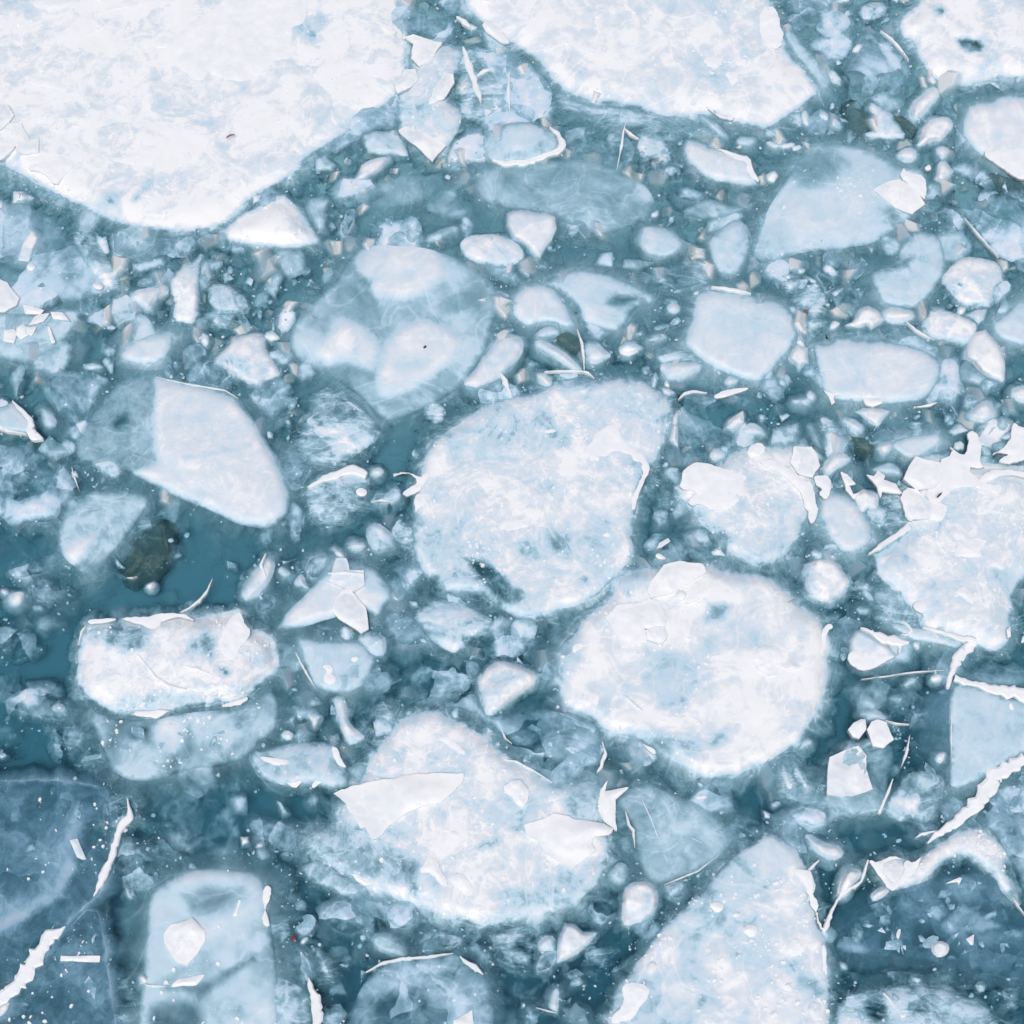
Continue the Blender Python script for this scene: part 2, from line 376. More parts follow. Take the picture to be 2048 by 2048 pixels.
snow(A1, '00', '-40,120 40,115 60,160 20,210 -40,220'); snow(A1, '00', '810,1180 960,1180 1120,1100 1190,1110 1100,1180 970,1245 870,1220')
snow(A1, '00', '190,1290 270,1210 520,1190 560,1260 470,1330 420,1400 330,1300'); snow(A1, '00', '1160,340 1210,270 1330,290 1300,350'); snow(A1, '00', '240,40 300,-20 560,-20 540,60 400,90')
snow(A1, '00', '750,100 900,0 1200,-40 1350,-30 1280,40 1040,80 900,60'); snow(A1, '00', '860,790 940,760 985,850 940,830'); snow(A1, '10', '880,140 1000,190 1065,260 990,270 940,210')
A2 = ice('ice_floe', 'broad flat white floe with ragged snowy edge at the top centre', 'ice floe', 'F',
 '850,-80 1440,-80 1452,20 1472,70 1490,110 1520,145 1545,172 1520,190 1490,215 1450,240 1438,250 1400,232 1330,215 1290,224 1230,214 1170,200 1110,190 1070,175 1045,155 1030,130 1000,100 966,86 930,62 905,40 880,10', .88, 'big', var=.13, soft=22,
 zones=[('20', '1180,540 1480,420 1880,560 1880,800 1500,700 1240,640', .70, 30)])
for s in ('1450,790 1570,870 1670,880 1660,910 1590,900 1520,850', '1430,440 1590,430 1580,500 1500,520', '1680,440 1760,450 1740,490 1700,490', '1780,480 1900,470 1910,540 1820,530', '1600,550 1700,540 1710,600 1660,660 1640,600', '1160,460 1280,470 1260,490 1170,485', '1480,530 1540,550 1500,570'):
    snow(A2, '20', s)
snow(A2, '30', '-60,60 60,60 140,340 20,380 -60,300', jag=8); snow(A2, '10', '1750,150 1932,330 1850,320 1700,200', jag=8)
A3 = ice('ice_floe', 'rounded white floe with a small dark hollow near its middle, top right', 'ice floe', 'F',
 '1694,42 1704,67 1722,83 1729,112 1749,142 1781,160 1824,163 1874,151 1905,142 1960,135 1960,-60 1774,-40 1744,10 1719,22', .90, 'big', soft=20, h=.05,
 zones=[('30', '1390,285 1480,280 1560,295 1630,340 1600,390 1530,395 1460,360', .12, 7, -.01), ('30', '1230,70 1330,40 1350,95 1280,125', .4, 7)])
A4 = ice('ice_floe', 'smooth white floe cut off by the right edge below the hollowed one', 'ice floe', 'F',
 '1824,200 1854,192 1874,195 1889,180 1960,178 1960,345 1929,335 1899,320 1849,295 1824,265 1814,240', .86, 'soft', edge=20, h=.035)
snow(A4, '30', '1600,1150 1700,1100 1990,1100 1990,1330 1900,1350 1750,1250')
A5 = ice('ice_floe', 'cloudy blue white floe with a grey patch and a glossy white corner, upper right', 'ice floe', 'F',
 '1524,268 1580,270 1634,278 1674,300 1702,318 1737,315 1750,335 1746,375 1732,400 1700,425 1670,445 1640,462 1600,468 1500,480 1455,500 1425,490 1415,475 1430,440 1450,400 1475,350 1500,310', .60, 'soft', h=.02,
 zones=[('30', '220,1180 450,1130 560,1250 480,1350 250,1400 180,1320', .30, 26), ('30', '860,1580 950,1560 1000,1640 960,1690 880,1670', .28, 12), ('30', '150,1440 700,1400 860,1600 800,1800 200,1850 -80,1600', .74, 40)])
plate('', '30', '790,1430 880,1370 990,1350 1100,1410 1190,1540 1090,1620 960,1570', parent=A5, name='upturned_corner', z0=.03)
snow(A5, '30', '990,1340 1020,1250 1060,1310 1190,1320 1200,1440 1190,1530 1110,1430'); snow(A5, '30', '1170,1270 1220,1230 1240,1280 1200,1290')
A6 = ice('ice_floe', 'dark clear tilted floe at the right edge with pale milky lower corner', 'ice floe', '30',
 '1480,1640 1400,1540 1700,1430 1990,1440 1990,2000 1750,1950 1650,1860', .40, 'glass', zones=[('30', '1700,1850 1932,1660 1990,1650 1990,2000 1750,1940', .78, 24)])
ridge('30', '1480,1650 1560,1750 1650,1850 1740,1950', 12, parent=A6, mat='plate', hh=.006)
B1 = ice('ice_floe', 'small bright white triangular floe under the largest top left floe', 'ice floe', 'F',
 '412,445 440,420 483,390 528,365 553,380 575,410 605,443 608,458 595,468 533,464 483,462 440,455', .97, 'floe', var=.07, h=.05, soft=8, jag=3)
ice('ice_chunk', 'grey translucent wedge showing behind the bright triangular floe', 'ice chunk', 'F', '572,378 623,368 618,410 606,440 590,425', .55, 'lump')
F1 = ice('ice_floe', 'egg shaped floe, half dark clear ice and half smooth milky white, left of centre', 'ice floe', 'F',
 '235,710 300,708 400,730 450,745 475,775 495,810 515,850 535,880 548,935 545,965 530,985 500,998 450,990 400,965 350,945 300,920 255,895 200,880 155,870 138,850 145,820 175,780', .40, 'soft', var=.16, edge=16, h=.022, facet=.06,
 zones=[('F', '293,712 400,738 440,752 480,800 515,870 542,935 538,968 500,990 450,985 350,940 255,893 300,872 293,845', .83, 9, .012),
        ('F', '345,862 400,850 470,838 475,842 400,856 350,868', .60, 6), ('01', '850,1300 870,1220 960,1180 980,1260 900,1310', .05, 12)])
ridge('01', '1180,920 1400,970 1700,1020 1800,1080', 10, parent=F1, mat='plate', hh=.004)
ridge('01', '1000,1500 1300,1620 1500,1700 1620,1830', 26, parent=F1, hh=.006); ridge('11', '60,1440 120,1560 165,1680 200,1810', 14, parent=F1, hh=.006)
ridge('01', '1230,1100 1140,1130 1060,1200 960,1300', 40, parent=F1, name='silt_streak', mat='brown', hh=.003)
G1 = ice('ice_floe', 'dark glassy floe with a white splinter along its rim on the left edge', 'ice floe', '01',
 '-80,1420 210,1440 380,1500 500,1600 590,1740 640,1900 600,1990 -80,2060', .36, 'glass', h=.03,
 zones=[('01', '110,1900 200,1810 400,1800 440,1850 400,1960 150,1960', .78, 16, .01), ('01', '110,1800 230,1740 300,1790 180,1850', .1, 16)])
ridge('01', '545,1600 565,1680 600,1770', 16, parent=G1)
G2 = ice('ice_floe', 'pale blue tapering floe with a bright lens inside, below the egg shaped floe', 'ice floe', 'F',
 '150,930 225,925 262,932 282,942 270,966 250,1000 225,1030 205,1050 178,1088 140,1072 113,1045 110,990', .55, 'soft', edge=12,
 zones=[('02', '500,320 560,230 690,190 640,320 540,390', .92, 12, .01), ('02', '440,400 620,420 820,340 700,480 500,480', .38, 20)])
H1 = ice('ice_lens', 'dark olive clear lens shaped piece with a gold rim, below the egg shaped floe', 'ice lens', '02',
 '940,440 970,330 1080,180 1200,90 1260,120 1285,230 1260,330 1200,420 1080,500 980,550', .08, 'silt', h=.02, var=.10)
ridge('02', '960,500 1000,505 1040,490', 12, parent=H1, hh=.004); ridge('02', '1240,140 1250,220 1275,300', 8, parent=H1, mat='brown', hh=.004)
J1 = ice('ice_floe', 'thick white block topped by glassy plates and a jagged snow rim, lower left', 'ice floe', 'F',
 '167,1175 207,1168 250,1163 300,1158 342,1156 367,1164 425,1153 445,1148 457,1156 467,1186 490,1190 515,1206 524,1230 522,1266 508,1280 488,1296 475,1313 447,1333 412,1328 370,1327 327,1338 290,1354 250,1346 210,1344 185,1336 160,1318 147,1291 144,1253 150,1211', .90, 'floe', h=.07, var=.15, soft=10, edge=30,
 zones=[('02', '800,810 950,810 1150,900 1100,1050 900,1060 790,1000', .48, 12, .006), ('02', '1400,1050 1540,900 1620,960 1630,1080 1600,1140 1500,1040', .35, 14), ('02', '1630,1160 1740,1200 1700,1240', .3, 6), ('02', '660,860 780,840 780,980 640,1000', .6, 14), ('02', '1140,1320 1420,1370 1300,1480 850,1500 900,1400', .66, 20)])
snow(J1, '02', '910,805 1060,790 1180,765 1360,765 1490,830 1370,780 1260,800 1200,840 1240,930 1310,950 1180,920 1080,850 1000,825', z0=.066)
snow(J1, '02', '670,835 800,825 900,805 780,815 690,820', z0=.05); snow(J1, '02', '930,1515 1310,1490 1220,1530 1160,1565', z0=.03); snow(J1, '12', '-250,870 -140,750 -110,770 -90,860 -60,900 -120,1000 -180,1130 -260,1100 -300,1000', z0=.066, jag=8)
snow(J1, '02', '970,1310 1040,1240 1060,1300', z0=.07); snow(J1, '02', '1640,1470 1780,1420 1890,1390 1790,1475', z0=.03)
ridge('02', '1060,1105 1200,1280 1300,1345 1420,1365', 22, z=.066, parent=J1, hh=.008); ridge('02', '1365,765 1430,730 1500,680 1560,610 1605,510', [14, 16, 20, 14, 4], z=.012, label='thin curved splinter of ice rising from the snow rim of the thick block', name='ice_splinter', cat='ice splinter')
ridge('02', '1400,1190 1500,1210 1595,1250', 26, z=.068, parent=J1, hh=.006); ridge('02', '655,870 625,920 600,1010', 14, z=.03, parent=J1, hh=.008)
J2 = ice('ice_floe', 'blue sunken shelf of cloudy ice under the thick white block, lower left', 'ice floe', 'F',
 '165,1335 200,1352 290,1362 330,1345 450,1338 508,1300 530,1330 522,1375 490,1400 465,1425 440,1440 400,1450 345,1455 260,1480 215,1460 195,1420 180,1380', .48, 'soft', var=.24, h=.008, edge=12,
 zones=[('02', '1160,1640 1250,1540 1370,1570 1380,1680 1330,1800 1200,1780', .80, 16), ('02', '1400,1500 1640,1500 1660,1600 1520,1680', .72, 26), ('02', '1000,1640 1120,1620 1100,1700 1000,1700', .1, 16)])
K1 = ice('ice_floe', 'upright grey white slab topped by three bright plates, top centre left', 'ice floe', '10',
 '1190,262 1400,325 1555,355 1565,440 1500,540 1495,620 1420,740 1560,850 1540,950 1490,1050 1450,1150 1330,1220 1240,1140 1085,1030 1095,940 1065,860 1090,700 1120,560 1170,490 1165,430 1185,330', .80, 'floe', h=.04, jag=3, soft=10,
 zones=[('10', '1100,700 1280,700 1290,840 1100,850', .68, 12), ('10', '1400,850 1560,850 1500,1080 1440,1000', .74, 18)])
for s in ('1100,272 1190,256 1400,322 1320,450 1232,505 1165,440 1185,330', '1120,525 1200,520 1222,600 1170,655 1065,700 1045,630 1105,580', '1080,985 1130,960 1260,990 1440,1095 1330,1222 1240,1140', '1350,540 1490,560 1500,620 1420,740 1300,790 1330,700'):
    plate('', '10', s, parent=K1, z0=.045, name='top_plate')
L1 = ice('ice_floe', 'large cloudy floe with three rounded milky lobes, just above the centre', 'ice floe', 'F',
 '600,565 640,520 665,475 710,463 770,462 830,475 870,490 920,520 940,560 935,600 920,650 890,700 860,740 800,770 745,795 715,790 690,760 650,725 600,702 572,690 545,662 548,620 575,585', .50, 'soft', var=.18, h=.014, edge=30, soft=30,
 zones=[('11', '350,650 480,520 640,460 760,480 900,600 930,740 860,870 760,800 550,790 430,730', .66, 14, .012), ('11', '460,740 560,590 700,540 745,600 740,700 540,790', .92, 10, .006), ('11', '770,560 830,600 910,700 880,830 780,780', .80, 10),
        ('11', '930,860 1010,640 1120,530 1300,500 1450,550 1530,660 1470,780 1300,920 1100,1040 950,1040 900,960', .82, 12, .014), ('11', '1000,780 1250,740 1300,800 1100,880', .70, 16), ('11', '720,100 750,40 960,-160 1250,-160 1390,0 1390,160 1260,280 1100,310 900,300 780,220', .80, 14, .012),
        ('11', '700,60 760,100 880,190 850,280 720,160', .3, 12), ('11', '400,860 700,820 820,880 520,920', .3, 16), ('11', '1500,400 1720,220 1780,300 1700,380', .28, 18), ('11', '640,320 1000,340 1100,380 900,440 700,360', .42, 26)])
S1 = ice('ice_floe', 'rounded streaky clear floe between the lobed floe and the egg shaped floe', 'ice floe', '11',
 '380,1200 450,1010 520,990 620,1010 700,1060 800,1130 860,1220 940,1370 800,1460 640,1560 480,1570 350,1520 300,1400', .52, 'strk', h=.02, var=.22)
ridge('11', '390,1240 560,1130 700,1110 800,1180', 8, parent=S1, mat='plate', hh=.003)
Z1 = ice('ice_floe', 'big pale floe with a bright snow tongue running off its right side, in the centre', 'ice floe', 'F',
 '985,742 1080,712 1200,712 1240,735 1263,757 1262,790 1257,830 1240,860 1225,885 1208,915 1195,950 1192,1000 1195,1050 1160,1100 1110,1140 1050,1150 1020,1170 990,1170 950,1148 900,1122 830,1110 790,1070 778,1010 780,950 790,900 815,840 860,795 920,765', .74, 'big', var=.20, soft=14, edge=18, h=.035,
 zones=[('F', '840,800 960,760 1040,800 960,860 850,870', .66, 24), ('F', '880,850 1180,860 1180,960 1000,1000 830,960', .86, 30), ('12', '1600,350 1730,380 1900,500 1932,700 1860,690 1700,520', .18, 10), ('22', '-60,560 80,580 100,660 20,700', .3, 10), ('22', '-60,200 100,180 260,260 240,360 60,360', .55, 18), ('22', '280,200 430,190 440,290 330,300', .45, 12), ('22', '500,520 560,470 570,510', .35, 6), ('12', '1240,520 1360,480 1440,600 1300,580', .3, 10)])
snow(Z1, '21', '640,1330 720,1290 820,1280 850,1390 950,1480 1040,1580 1045,1620 990,1720 940,1830 915,1935 908,1830 940,1720 1005,1610 880,1550 780,1470 690,1530 650,1590 570,1550 520,1440', jag=6)
snow(Z1, '11', '1250,1640 1340,1590 1400,1525 1435,1555 1340,1630 1290,1700 1240,1790 1100,1810 1150,1740 1215,1700 1130,1640 1000,1660 1130,1610 1240,1660'); snow(Z1, '22', '-60,20 120,60 130,120 40,160 -40,210 -180,80', jag=8)
snow(Z1, '22', '250,150 340,130 385,180 280,190'); snow(Z1, '22', '770,240 880,230 900,340 860,330 800,280'); snow(Z1, '22', '640,200 680,150 720,110 780,190 690,210'); snow(Z1, '22', '450,260 620,220 640,260 510,280'); snow(Z1, '22', '540,330 600,330 610,400 570,420')
snow(Z1, '21', '200,1330 320,1290 350,1330 250,1345'); snow(Z1, '11', '1185,1800 1270,1770 1310,1860 1230,1900 1200,1960'); snow(Z1, '11', '1750,1450 1932,1460 1932,1490 1800,1475')
L2 = ice('ice_floe', 'large bright white floe carrying three thick white plates, right of centre', 'ice floe', 'F',
 '1040,1250 1062,1208 1100,1175 1150,1130 1162,1090 1200,1072 1240,1068 1270,1075 1320,1065 1400,1082 1440,1092 1470,1095 1500,1130 1520,1160 1565,1180 1562,1250 1558,1310 1535,1360 1490,1410 1430,1450 1390,1470 1330,1465 1290,1440 1250,1415 1200,1390 1140,1378 1080,1338 1050,1300', .91, 'big', h=.05, var=.13, edge=22, soft=16,
 zones=[('22', '1480,700 1580,680 1660,700 1600,820 1460,830', .42, 10), ('22', '1050,1050 1310,1070 1460,1200 1500,1350 1250,1450 1130,1420 900,1250', .66, 30), ('22', '1150,1450 1300,1380 1320,1430 1200,1500', .45, 16), ('22', '290,1130 420,1000 520,1100 430,1300 340,1280', .5, 20), ('22', '900,1660 1060,1650 1380,1720 1420,1880 1150,1900', .55, 20), ('22', '1500,1690 1610,1640 1660,1760 1500,1790', .55, 10), ('22', '1780,900 1900,880 1932,1020 1820,1000', .68, 16), ('22', '860,560 910,560 900,620 860,620', .35, 8), ('22', '750,480 900,420 1040,440 1000,580 820,600', .62, 20)])
for i, (s, l) in enumerate((('1010,600 1045,520 1080,480 1150,400 1260,372 1440,392 1462,450 1300,560 1200,620 1050,652', 'scalloped white plate at the top edge of the floe right of centre'), ('698,790 760,740 800,700 970,692 1030,655 1112,682 1140,740 1170,800 1155,862 1000,880 1020,975 930,1000 840,1022 780,930', 'widest white plate lying on the floe right of centre'), ('1000,885 1060,868 1142,862 1176,945 1130,1000 1020,965', 'small square white plate against the widest plate on the floe right of centre'), ('1310,700 1350,600 1380,532 1440,540 1476,600 1400,665', 'kite shaped white plate beside the scalloped one'))):
    plate(l, '22', s, z0=.062 if i != 2 else .078, milk=.98, mat='snow' if i in (1, 2) else 'plate', thick=.02)
plate('rounded white pebble of ice between the scalloped and kite shaped plates', '22', '1225,630 1260,585 1310,600 1320,650 1270,675', z0=.062, milk=.98, name='ice_pebble', cat='ice pebble', rnd=1, h=.01)
ice('ice_pebble', 'tiny white pebble at the tip of the scalloped plate', 'ice pebble', '22', '1450,400 1480,375 1502,390 1480,420', .98, 'chip', h=.03)
plate('two lobed white plate at the right rim of the floe right of centre', '32', '-110,1050 -30,1010 70,1015 150,1060 110,1140 50,1160 70,1220 0,1245 -80,1200 -130,1110', z0=.058, mat='snow'); plate('leaf shaped white plate beside the two lobed plate', '32', '100,1160 170,1120 250,1165 190,1205', z0=.058)
snow(L2, '22', '480,1120 600,1100 620,1150 520,1200', z0=.05); snow(L2, '22', '500,1370 550,1380 540,1430 510,1410', z0=.05); snow(L2, '22', '600,1400 660,1370 650,1440 620,1470', z0=.05); snow(L2, '22', '960,1730 1080,1780 1085,1840 1010,1790', z0=.03); snow(L2, '22', '460,1000 540,990 520,1050 460,1070', z0=.05); snow(L2, '32', '410,870 470,830 500,870 450,900 430,1080 400,1010 405,940', z0=.03)
ridge('22', '850,1410 900,1460 980,1520', 14, z=.05, parent=L2, hh=.004)
M1 = ice('ice_floe', 'grey white floe crowned with bright snow, right of the central floe', 'ice floe', 'F',
 '1268,925 1290,900 1320,880 1360,880 1380,850 1440,838 1540,842 1548,900 1535,950 1510,1000 1495,1040 1470,1060 1440,1072 1400,1055 1350,1020 1300,965', .74, 'floe', h=.05, var=.14, edge=16,
 zones=[('22', '1280,0 1420,0 1660,180 1660,260 1540,250 1400,140', .55, 14), ('22', '1500,170 1600,140 1660,220 1600,270', .42, 10), ('F', '1430,850 1540,850 1520,940 1440,930', .90, 16)])
snow(M1, '21', '1270,1748 1290,1700 1312,1602 1400,1556 1500,1570 1600,1590 1700,1630 1772,1655 1770,1690 1740,1700 1790,1800 1870,1845 1800,1870 1700,1860 1600,1932 1500,1920 1420,1860 1360,1890 1330,1850 1420,1775', z0=.055)
snow(M1, '31', '-60,1560 0,1545 150,1600 280,1700 330,1680 360,1800 380,1935 290,1935 240,1750 80,1620', z0=.055); snow(M1, '31', '345,1650 470,1660 475,1800 430,1840 380,1790 420,1760 360,1720', z0=.04); snow(M1, '32', '300,-60 385,-60 350,80 315,80', z0=.05); snow(M1, '31', '-130,1440 -60,1400 -10,1460 -80,1530 -160,1500', z0=.04)
plate('', '31', '200,1440 330,1435 380,1500 400,1580 340,1680 230,1650 170,1560', parent=M1, z0=.06, name='top_plate')
N1 = ice('ice_floe', 'huge pale floe webbed with white ridges at the right edge', 'ice floe', 'F',
 '1645,1052 1668,1038 1705,1005 1712,985 1700,940 1712,900 1735,865 1775,855 1830,872 1960,885 1960,1080 1925,1095 1908,1120 1905,1155 1906,1190 1895,1210 1868,1228 1845,1222 1800,1210 1745,1195 1712,1150 1692,1112 1668,1090', .84, 'big', h=.045, var=.12, soft=12,
 zones=[('32', '820,320 960,250 1150,160 1200,330 900,560', .72, 30), ('32', '1700,430 1800,470 1800,560 1650,520', .6, 14), ('32', '1300,850 1450,920 1400,950', .5, 8)])
snow(N1, '31', '1255,1530 1400,1480 1352,1420 1440,1490 1500,1500 1520,1380 1510,1330 1560,1315 1605,1400 1600,1500 1600,1560 1640,1600 1500,1600 1620,1700 1800,1720 1750,1800 1600,1760 1420,1740 1300,1830 1250,1932 1100,1932 1250,1900 1180,1780 1300,1700', z0=.05, jag=8)
snow(N1, '31', '1850,1255 1890,1310 1990,1340 1990,1500 1780,1570 1730,1540 1850,1500 1740,1480 1680,1500 1860,1400', z0=.05, jag=8); snow(N1, '31', '1650,1610 1800,1600 1990,1650 1990,1680 1800,1640 1600,1740 1580,1700', z0=.05); snow(N1, '32', '1040,-80 1370,-80 1340,60 1250,75 1150,45 1040,60', z0=.05)
snow(N1, '32', '1380,340 1450,230 1560,245 1700,190 1580,280 1620,340 1480,350', z0=.047); snow(N1, '32', '1640,420 1720,360 1800,440 1700,400', z0=.047); snow(N1, '32', '1080,700 1150,660 1210,700 1190,780 1120,760', z0=.04)
plate('', '32', '1420,600 1480,560 1560,650 1540,690', parent=N1, z0=.05, name='top_plate'); plate('', '32', '1800,890 1830,860 1835,940 1810,950', parent=N1, z0=.04, name='edge_plate')
plate('square bright white plate leaning on the webbed floe at the right', '31', '1022,1680 1060,1590 1115,1502 1200,1530 1310,1560 1300,1700 1250,1750 1130,1770', z0=.075, milk=1.0, mat='snow', thick=.025)
plate('rounded grey white plate below the square bright plate', '31', '1000,1830 1020,1780 1060,1752 1120,1770 1250,1900 1220,1990 1050,1990', z0=.06)
ridge('32', '755,330 830,280 930,215 1055,125', [10, 34, 44, 50], z=.03, label='straight white sliver along the upper left side of the webbed floe', name='ice_sliver', cat='ice sliver')
ridge('32', '1160,880 1330,930 1450,965 1560,985', [8, 24, 34, 40], z=.03, parent=N1)
ridge('32', '1550,985 1430,1110 1380,1220 1350,1340', [70, 70, 48, 20], z=.014, label='thick forked white ridge of ice hanging below the webbed floe', hh=.022); 
KK = ice('ice_floe', 'large white floe with torn plates on top, lower centre', 'ice floe', 'F',
 '712,1400 760,1350 828,1330 850,1345 880,1372 930,1400 950,1430 1000,1450 1060,1478 1132,1470 1150,1540 1145,1600 1130,1650 1110,1690 1050,1720 960,1745 870,1745 810,1715 740,1690 690,1680 640,1650 590,1610 562,1590 610,1560 640,1540 680,1470 690,1430', .84, 'big', h=.04, var=.16, edge=24, soft=18,
 zones=[('F', '570,1590 640,1550 720,1580 740,1680 690,1670 600,1610', .52, 22), ('13', '1640,590 1820,530 1830,560 1700,620', .42, 8), ('F', '1060,1490 1130,1480 1140,1560 1080,1550', .55, 16), ('F', '1060,1640 1140,1620 1100,1690 1000,1730 960,1700', .6, 26), ('23', '280,90 400,70 410,180 300,180', .5, 12), ('13', '930,560 1200,700 1220,830 1000,850', .6, 20), ('12', '1080,1780 1130,1780 1110,1850', .5, 8), ('13', '1180,850 1240,920 1230,990 1140,960', .42, 8)])
plate('long torn white plate sweeping across the lower centre floe', '13', '575,190 640,150 800,112 1000,85 1200,60 1400,45 1562,45 1555,90 1500,160 1440,220 1380,260 1260,280 1150,340 1000,430 950,500 893,526 850,480 830,440 785,448 730,350 680,270', z0=.055, milk=.96, thick=.02, jag=5)
plate('torn white plate with pointed lower tip on the right side of the lower centre floe', '23', '95,430 250,380 320,338 430,365 460,385 700,410 770,455 760,490 730,512 620,518 600,570 630,625 535,695 462,755 350,705 260,640 190,540 120,510', z0=.055, milk=.99, mat='snow', thick=.02)
plate('upright white fin of ice at the right rim of the lower centre floe', '23', '670,165 720,95 700,180 880,145 830,190 775,235 772,400 788,468 700,400 655,320 652,250', z0=.04, mat='snow', thick=.03)
plate('rounded white flake near the top of the lower centre floe', '23', '-60,140 0,95 60,88 130,170 120,240 82,310 30,270 0,215 -60,190', z0=.055, mat='snow'); snow(KK, '13', '1330,620 1350,630 1380,740 1450,870 1400,890 1330,800 1200,800', z0=.045); snow(KK, '13', '1460,820 1560,795 1610,870 1645,945 1600,960 1560,900 1480,880', z0=.045)
snow(KK, '12', '1340,1720 1420,1690 1510,1740 1590,1830 1500,1790 1420,1730', z0=.045); snow(KK, '13', '1445,480 1500,475 1540,500 1500,545', z0=.045); ridge('23', '-60,-60 40,-40 150,20 300,110', 14, z=.02, parent=KK, hh=.006); 
ridge('12', '1840,1620 1880,1710 1932,1750', 14, z=.012, label='short white splinter over the clear ice above the lower centre floe', name='ice_splinter', cat='ice splinter')
ridge('22', '680,1740 705,1830 670,1930 640,1970', 26, z=.014, label='crooked white splinter standing just right of the lower centre floe', name='ice_splinter', cat='ice splinter')
YY = ice('ice_floe', 'large bubbled blue white floe with a straight left side, bottom right of centre', 'ice floe', 'F',
 '1140,1990 1152,1900 1165,1860 1200,1820 1250,1760 1310,1690 1370,1630 1440,1572 1465,1570 1500,1600 1525,1640 1535,1700 1540,1745 1558,1770 1563,1850 1560,1990', .73, 'big', var=.17, soft=10, edge=12,
 zones=[('F', '1300,1750 1360,1700 1380,1720 1310,1790', .5, 14), ('33', '80,1470 200,1450 380,1600 400,1700 220,1650', .35, 18), ('F', '1440,1590 1500,1610 1530,1700 1470,1720', .88, 24), ('23', '1400,1700 1520,1690 1540,1780 1400,1800', .5, 16)])
snow(YY, '33', '180,760 300,770 335,790 350,900 330,960 385,1010 380,1130 440,1240 380,1200 330,1050 290,940 250,850', z0=.035, jag=8); snow(YY, '33', '120,1370 220,1290 300,1350 200,1420', z0=.035); snow(YY, '33', '400,1320 440,1330 445,1560 420,1540 405,1400', z0=.03); snow(YY, '23', '820,1650 870,1625 1020,1660 1020,1720 980,1780 940,1880 840,1932 720,1932 800,1820 850,1760', z0=.035, jag=8)
snow(YY, '33', '20,870 90,850 70,890', z0=.035)
for s in ('1480,1030 1550,1008 1605,1045 1550,1100', '1660,1110 1700,1082 1728,1110 1690,1130', '1730,1220 1800,1172 1860,1210 1820,1290', '1015,1520 1060,1460 1100,1500 1050,1560'):
    plate('', '23', s, parent=YY, z0=.038, name='frost_flake', rnd=1)
for s in ('120,1640 160,1620 185,1650 150,1672', '200,1770 235,1745 250,1775 215,1795', '80,1710 110,1695 112,1715', '20,1860 50,1830 70,1860 40,1880'):
    plate('', '33', s, parent=YY, z0=.034, name='frost_flake', rnd=1)
plate('', '33', '300,1820 330,1770 400,1780 415,1900 340,1910', parent=YY, z0=.034, name='frost_flake', milk=.85)
ridge('33', '415,1245 440,1190 480,1080 540,970 640,900 700,860 755,700', [20, 36, 26, 24, 30, 22, 16], z=.014, label='long thin white ridge climbing from the bubbled floe towards the arched floe', hh=.02)
ridge('33', '300,780 340,740 380,700', [18, 22, 14], z=.014, parent=YY)
VV = ice('ice_floe', 'arched white floe veined with bright ice, near the lower right corner', 'ice floe', '33',
 '1240,600 1400,480 1560,430 1700,510 1790,600 1800,750 1850,900 1930,1060 1850,990 1750,910 1690,810 1600,720 1500,660 1400,670 1330,700 1200,830 1050,900 920,935 870,850 800,740 900,680 1000,680 1110,735', .86, 'floe', h=.035, edge=14, soft=10, jag=4)
snow(VV, '33', '760,690 830,720 940,660 1020,690 960,680 850,730 900,850 950,880 1040,790 1030,690 1100,720 1160,660 1170,660 1110,780 1050,830 950,930 910,910 880,870 790,740', z0=.036, jag=4)
ridge('33', '1930,-60 1700,60 1640,180 1510,330 1400,420 1280,500 1200,570', [90, 110, 120, 90, 70, 60, 20], z=.02, label='broad white crooked ridge of ice running from the right edge to the arched floe', hh=.03)
ridge('33', '1280,480 1150,500 1110,530', 28, z=.014, parent=VV); ridge('33', '1840,980 1880,1040 1940,1120', 14, z=.014, parent=VV)
# ------------------------------------------------------------ middle sized and small pieces, each traced
C = 'ice_chunk'; CC_ = 'ice chunk'
def c(tile, pts, milk, sty, label, **k): return ice(k.pop('name', C), label, k.pop('cat', CC_), tile, pts, milk, sty, **k)
# --- upper left
plate('grey white plate overlapping the left rim of the largest floe', '00', '-80,755 60,790 110,870 80,910 10,980 -80,1000', z0=.045, milk=.88)
plate('bright plate just below the grey white plate on the left photo edge', '00', '-80,1030 60,1040 130,1072 100,1130 20,1200 -80,1225', z0=.045, milk=.97, mat='snow')
plate('crumpled pale plate between the left edge plates and the largest floe', '00', '60,930 160,930 220,1060 290,1050 295,1150 180,1170 130,1140', z0=.04, milk=.9)
c('F', '-60,380 40,372 90,400 120,430 150,470 190,505 208,540 205,552 150,568 90,585 30,600 -60,600', .46, 'glass', 'wide clouded clear slab with white pebbles in it below the largest floe, left edge', edge=20, zones=[('01', '0,200 400,180 700,260 500,330 60,400', .62, 20), ('00', '-60,1500 200,1600 300,1800 100,1900', .6, 30)])
c('00', '240,1718 275,1750 302,1790 270,1880 230,1990 100,1990 130,1900 160,1820', .9, 'edge', 'upright white shard standing in the clouded slab at the left', name='ice_shard', cat='ice shard', h=.035)
c('00', '105,1445 170,1450 250,1492 180,1530 95,1532', .88, 'edge', 'small white wedge in the dark crack under the largest floe', h=.03)
c('00', '-60,1480 20,1520 65,1605 10,1590 -60,1600', .85, 'edge', 'white tip of ice poking in from the left edge in the dark crack')
c('F', '130,445 150,436 168,440 190,465 205,490 215,512 238,550 225,556 210,550 192,530 165,500 148,480', .45, 'strk', 'long rounded streaky chunk right of the clouded slab at the left', zones=[('01', '650,100 750,50 860,110 840,270 720,170', .78, 12)])
